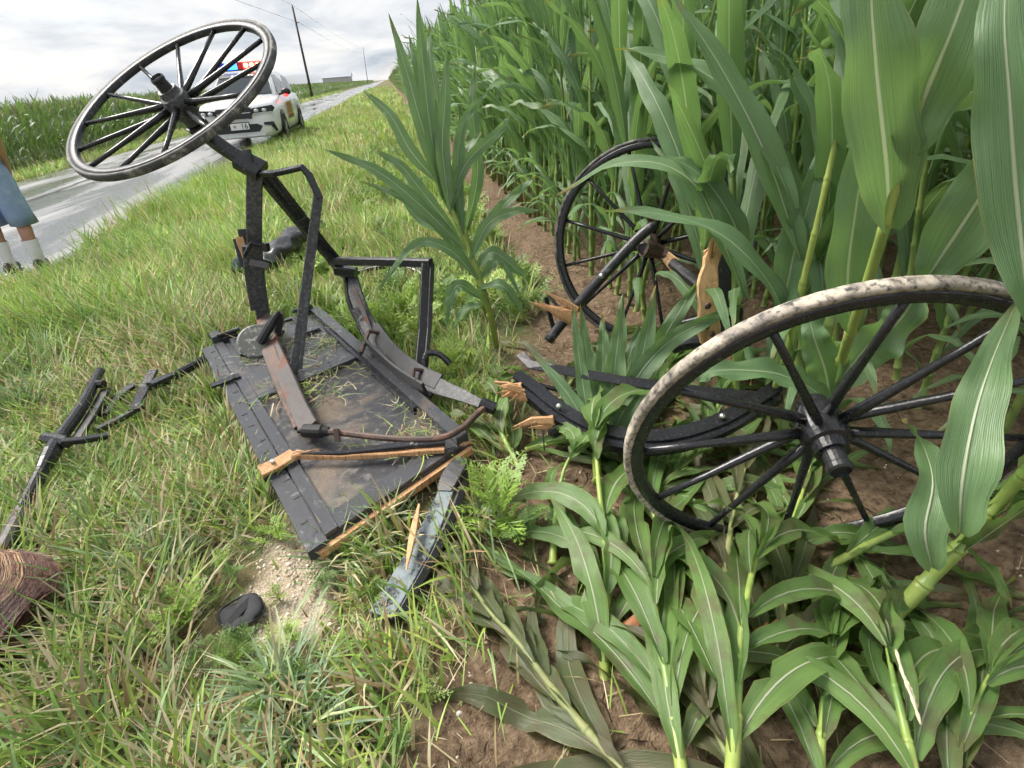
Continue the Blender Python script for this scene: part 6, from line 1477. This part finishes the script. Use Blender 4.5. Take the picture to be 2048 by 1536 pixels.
def ring_tube(rings, k=20):
    """clothes: rings = list of (centre, rx, ry, wob)"""
    V = []; F = []
    for c_, rx, ry, wb in rings:
        for j in range(k):
            a = 2 * math.pi * j / k; q = 1 + wb * math.sin(3 * a + c_[2] * 40); V.append((c_[0] + rx * q * math.cos(a), c_[1] + ry * q * math.sin(a), c_[2]))
    for i in range(len(rings) - 1):
        for j in range(k): q = (j + 1) % k; F.append((i * k + j, i * k + q, (i + 1) * k + q, (i + 1) * k + j))
    return V, F
def lerp(a, b_, t): return tuple(np.array(a) * (1 - t) + np.array(b_) * t)
sh_ = per.add('shorts', ring_tube([((0, 0, 1.03), .125, .165, 0), ((0, 0, .97), .135, .18, .01), ((0, 0, .90), .14, .19, .01), ((0, 0, .84), .135, .19, .02)]), 'denim', True)
for s_ in 'LR':
    h_, k_ = J['hip' + s_], J['knee' + s_]
    per.add('shorts_leg', ring_tube([(lerp(h_, k_, -.02), .125, .098, .0), (lerp(h_, k_, .25), .124, .104, .02), (lerp(h_, k_, .55), .118, .106, .03), (lerp(h_, k_, .92), .112, .106, .04), (lerp(h_, k_, 1.18), .114, .108, .05), (lerp(h_, k_, 1.16), .100, .094, .05)]), 'denim', True, parent=sh_)
    a_, c_ = J['ank' + s_], J['calf' + s_]
    per.add('sock', ring_tube([(lerp(c_, a_, .22), .062, .062, .0), (lerp(c_, a_, .26), .064, .064, .01), (lerp(c_, a_, .62), .056, .055, .03), (lerp(c_, a_, .8), .051, .050, .04), (lerp(c_, a_, 1.0), .050, .048, .02), ((a_[0] + .02, a_[1], .05), .07, .05, 0)]), 'sock', True)
    x0, y0 = a_[0], a_[1]
    so = per.add('shoe', ellipsoid((x0 + .06, y0 + .008, .055), (.145, .052, .052), 16, 10), 'shoe', True)
    per.add('heel', ellipsoid((x0 - .035, y0, .065), (.055, .046, .06), 12, 8), 'shoe', True, parent=so)
    per.add('sole', box((x0 + .055, y0 + .006, .012), .275, .088, .024), 'sole', parent=so)
per.add('shirt', ring_tube([((0, 0, .93), .135, .19, .02), ((0, 0, 1.05), .135, .185, .02), ((0, 0, 1.2), .13, .18, .01), ((0, 0, 1.36), .135, .20, 0), ((0, 0, 1.44), .11, .19, 0), ((0, 0, 1.50), .07, .085, 0)]), 'shirt', True)
for s_ in 'LR':
    a_, b_ = J['sh' + s_], J['el' + s_]; per.add('sleeve', ring_tube([(lerp(a_, b_, -.1), .07, .065, 0), (lerp(a_, b_, .3), .07, .068, .02), (lerp(a_, b_, .75), .068, .066, .03)], 14), 'shirt', True)
per.o.location = (fx_, fy_, pz); per.o.rotation_euler = (0, 0, 1.8)
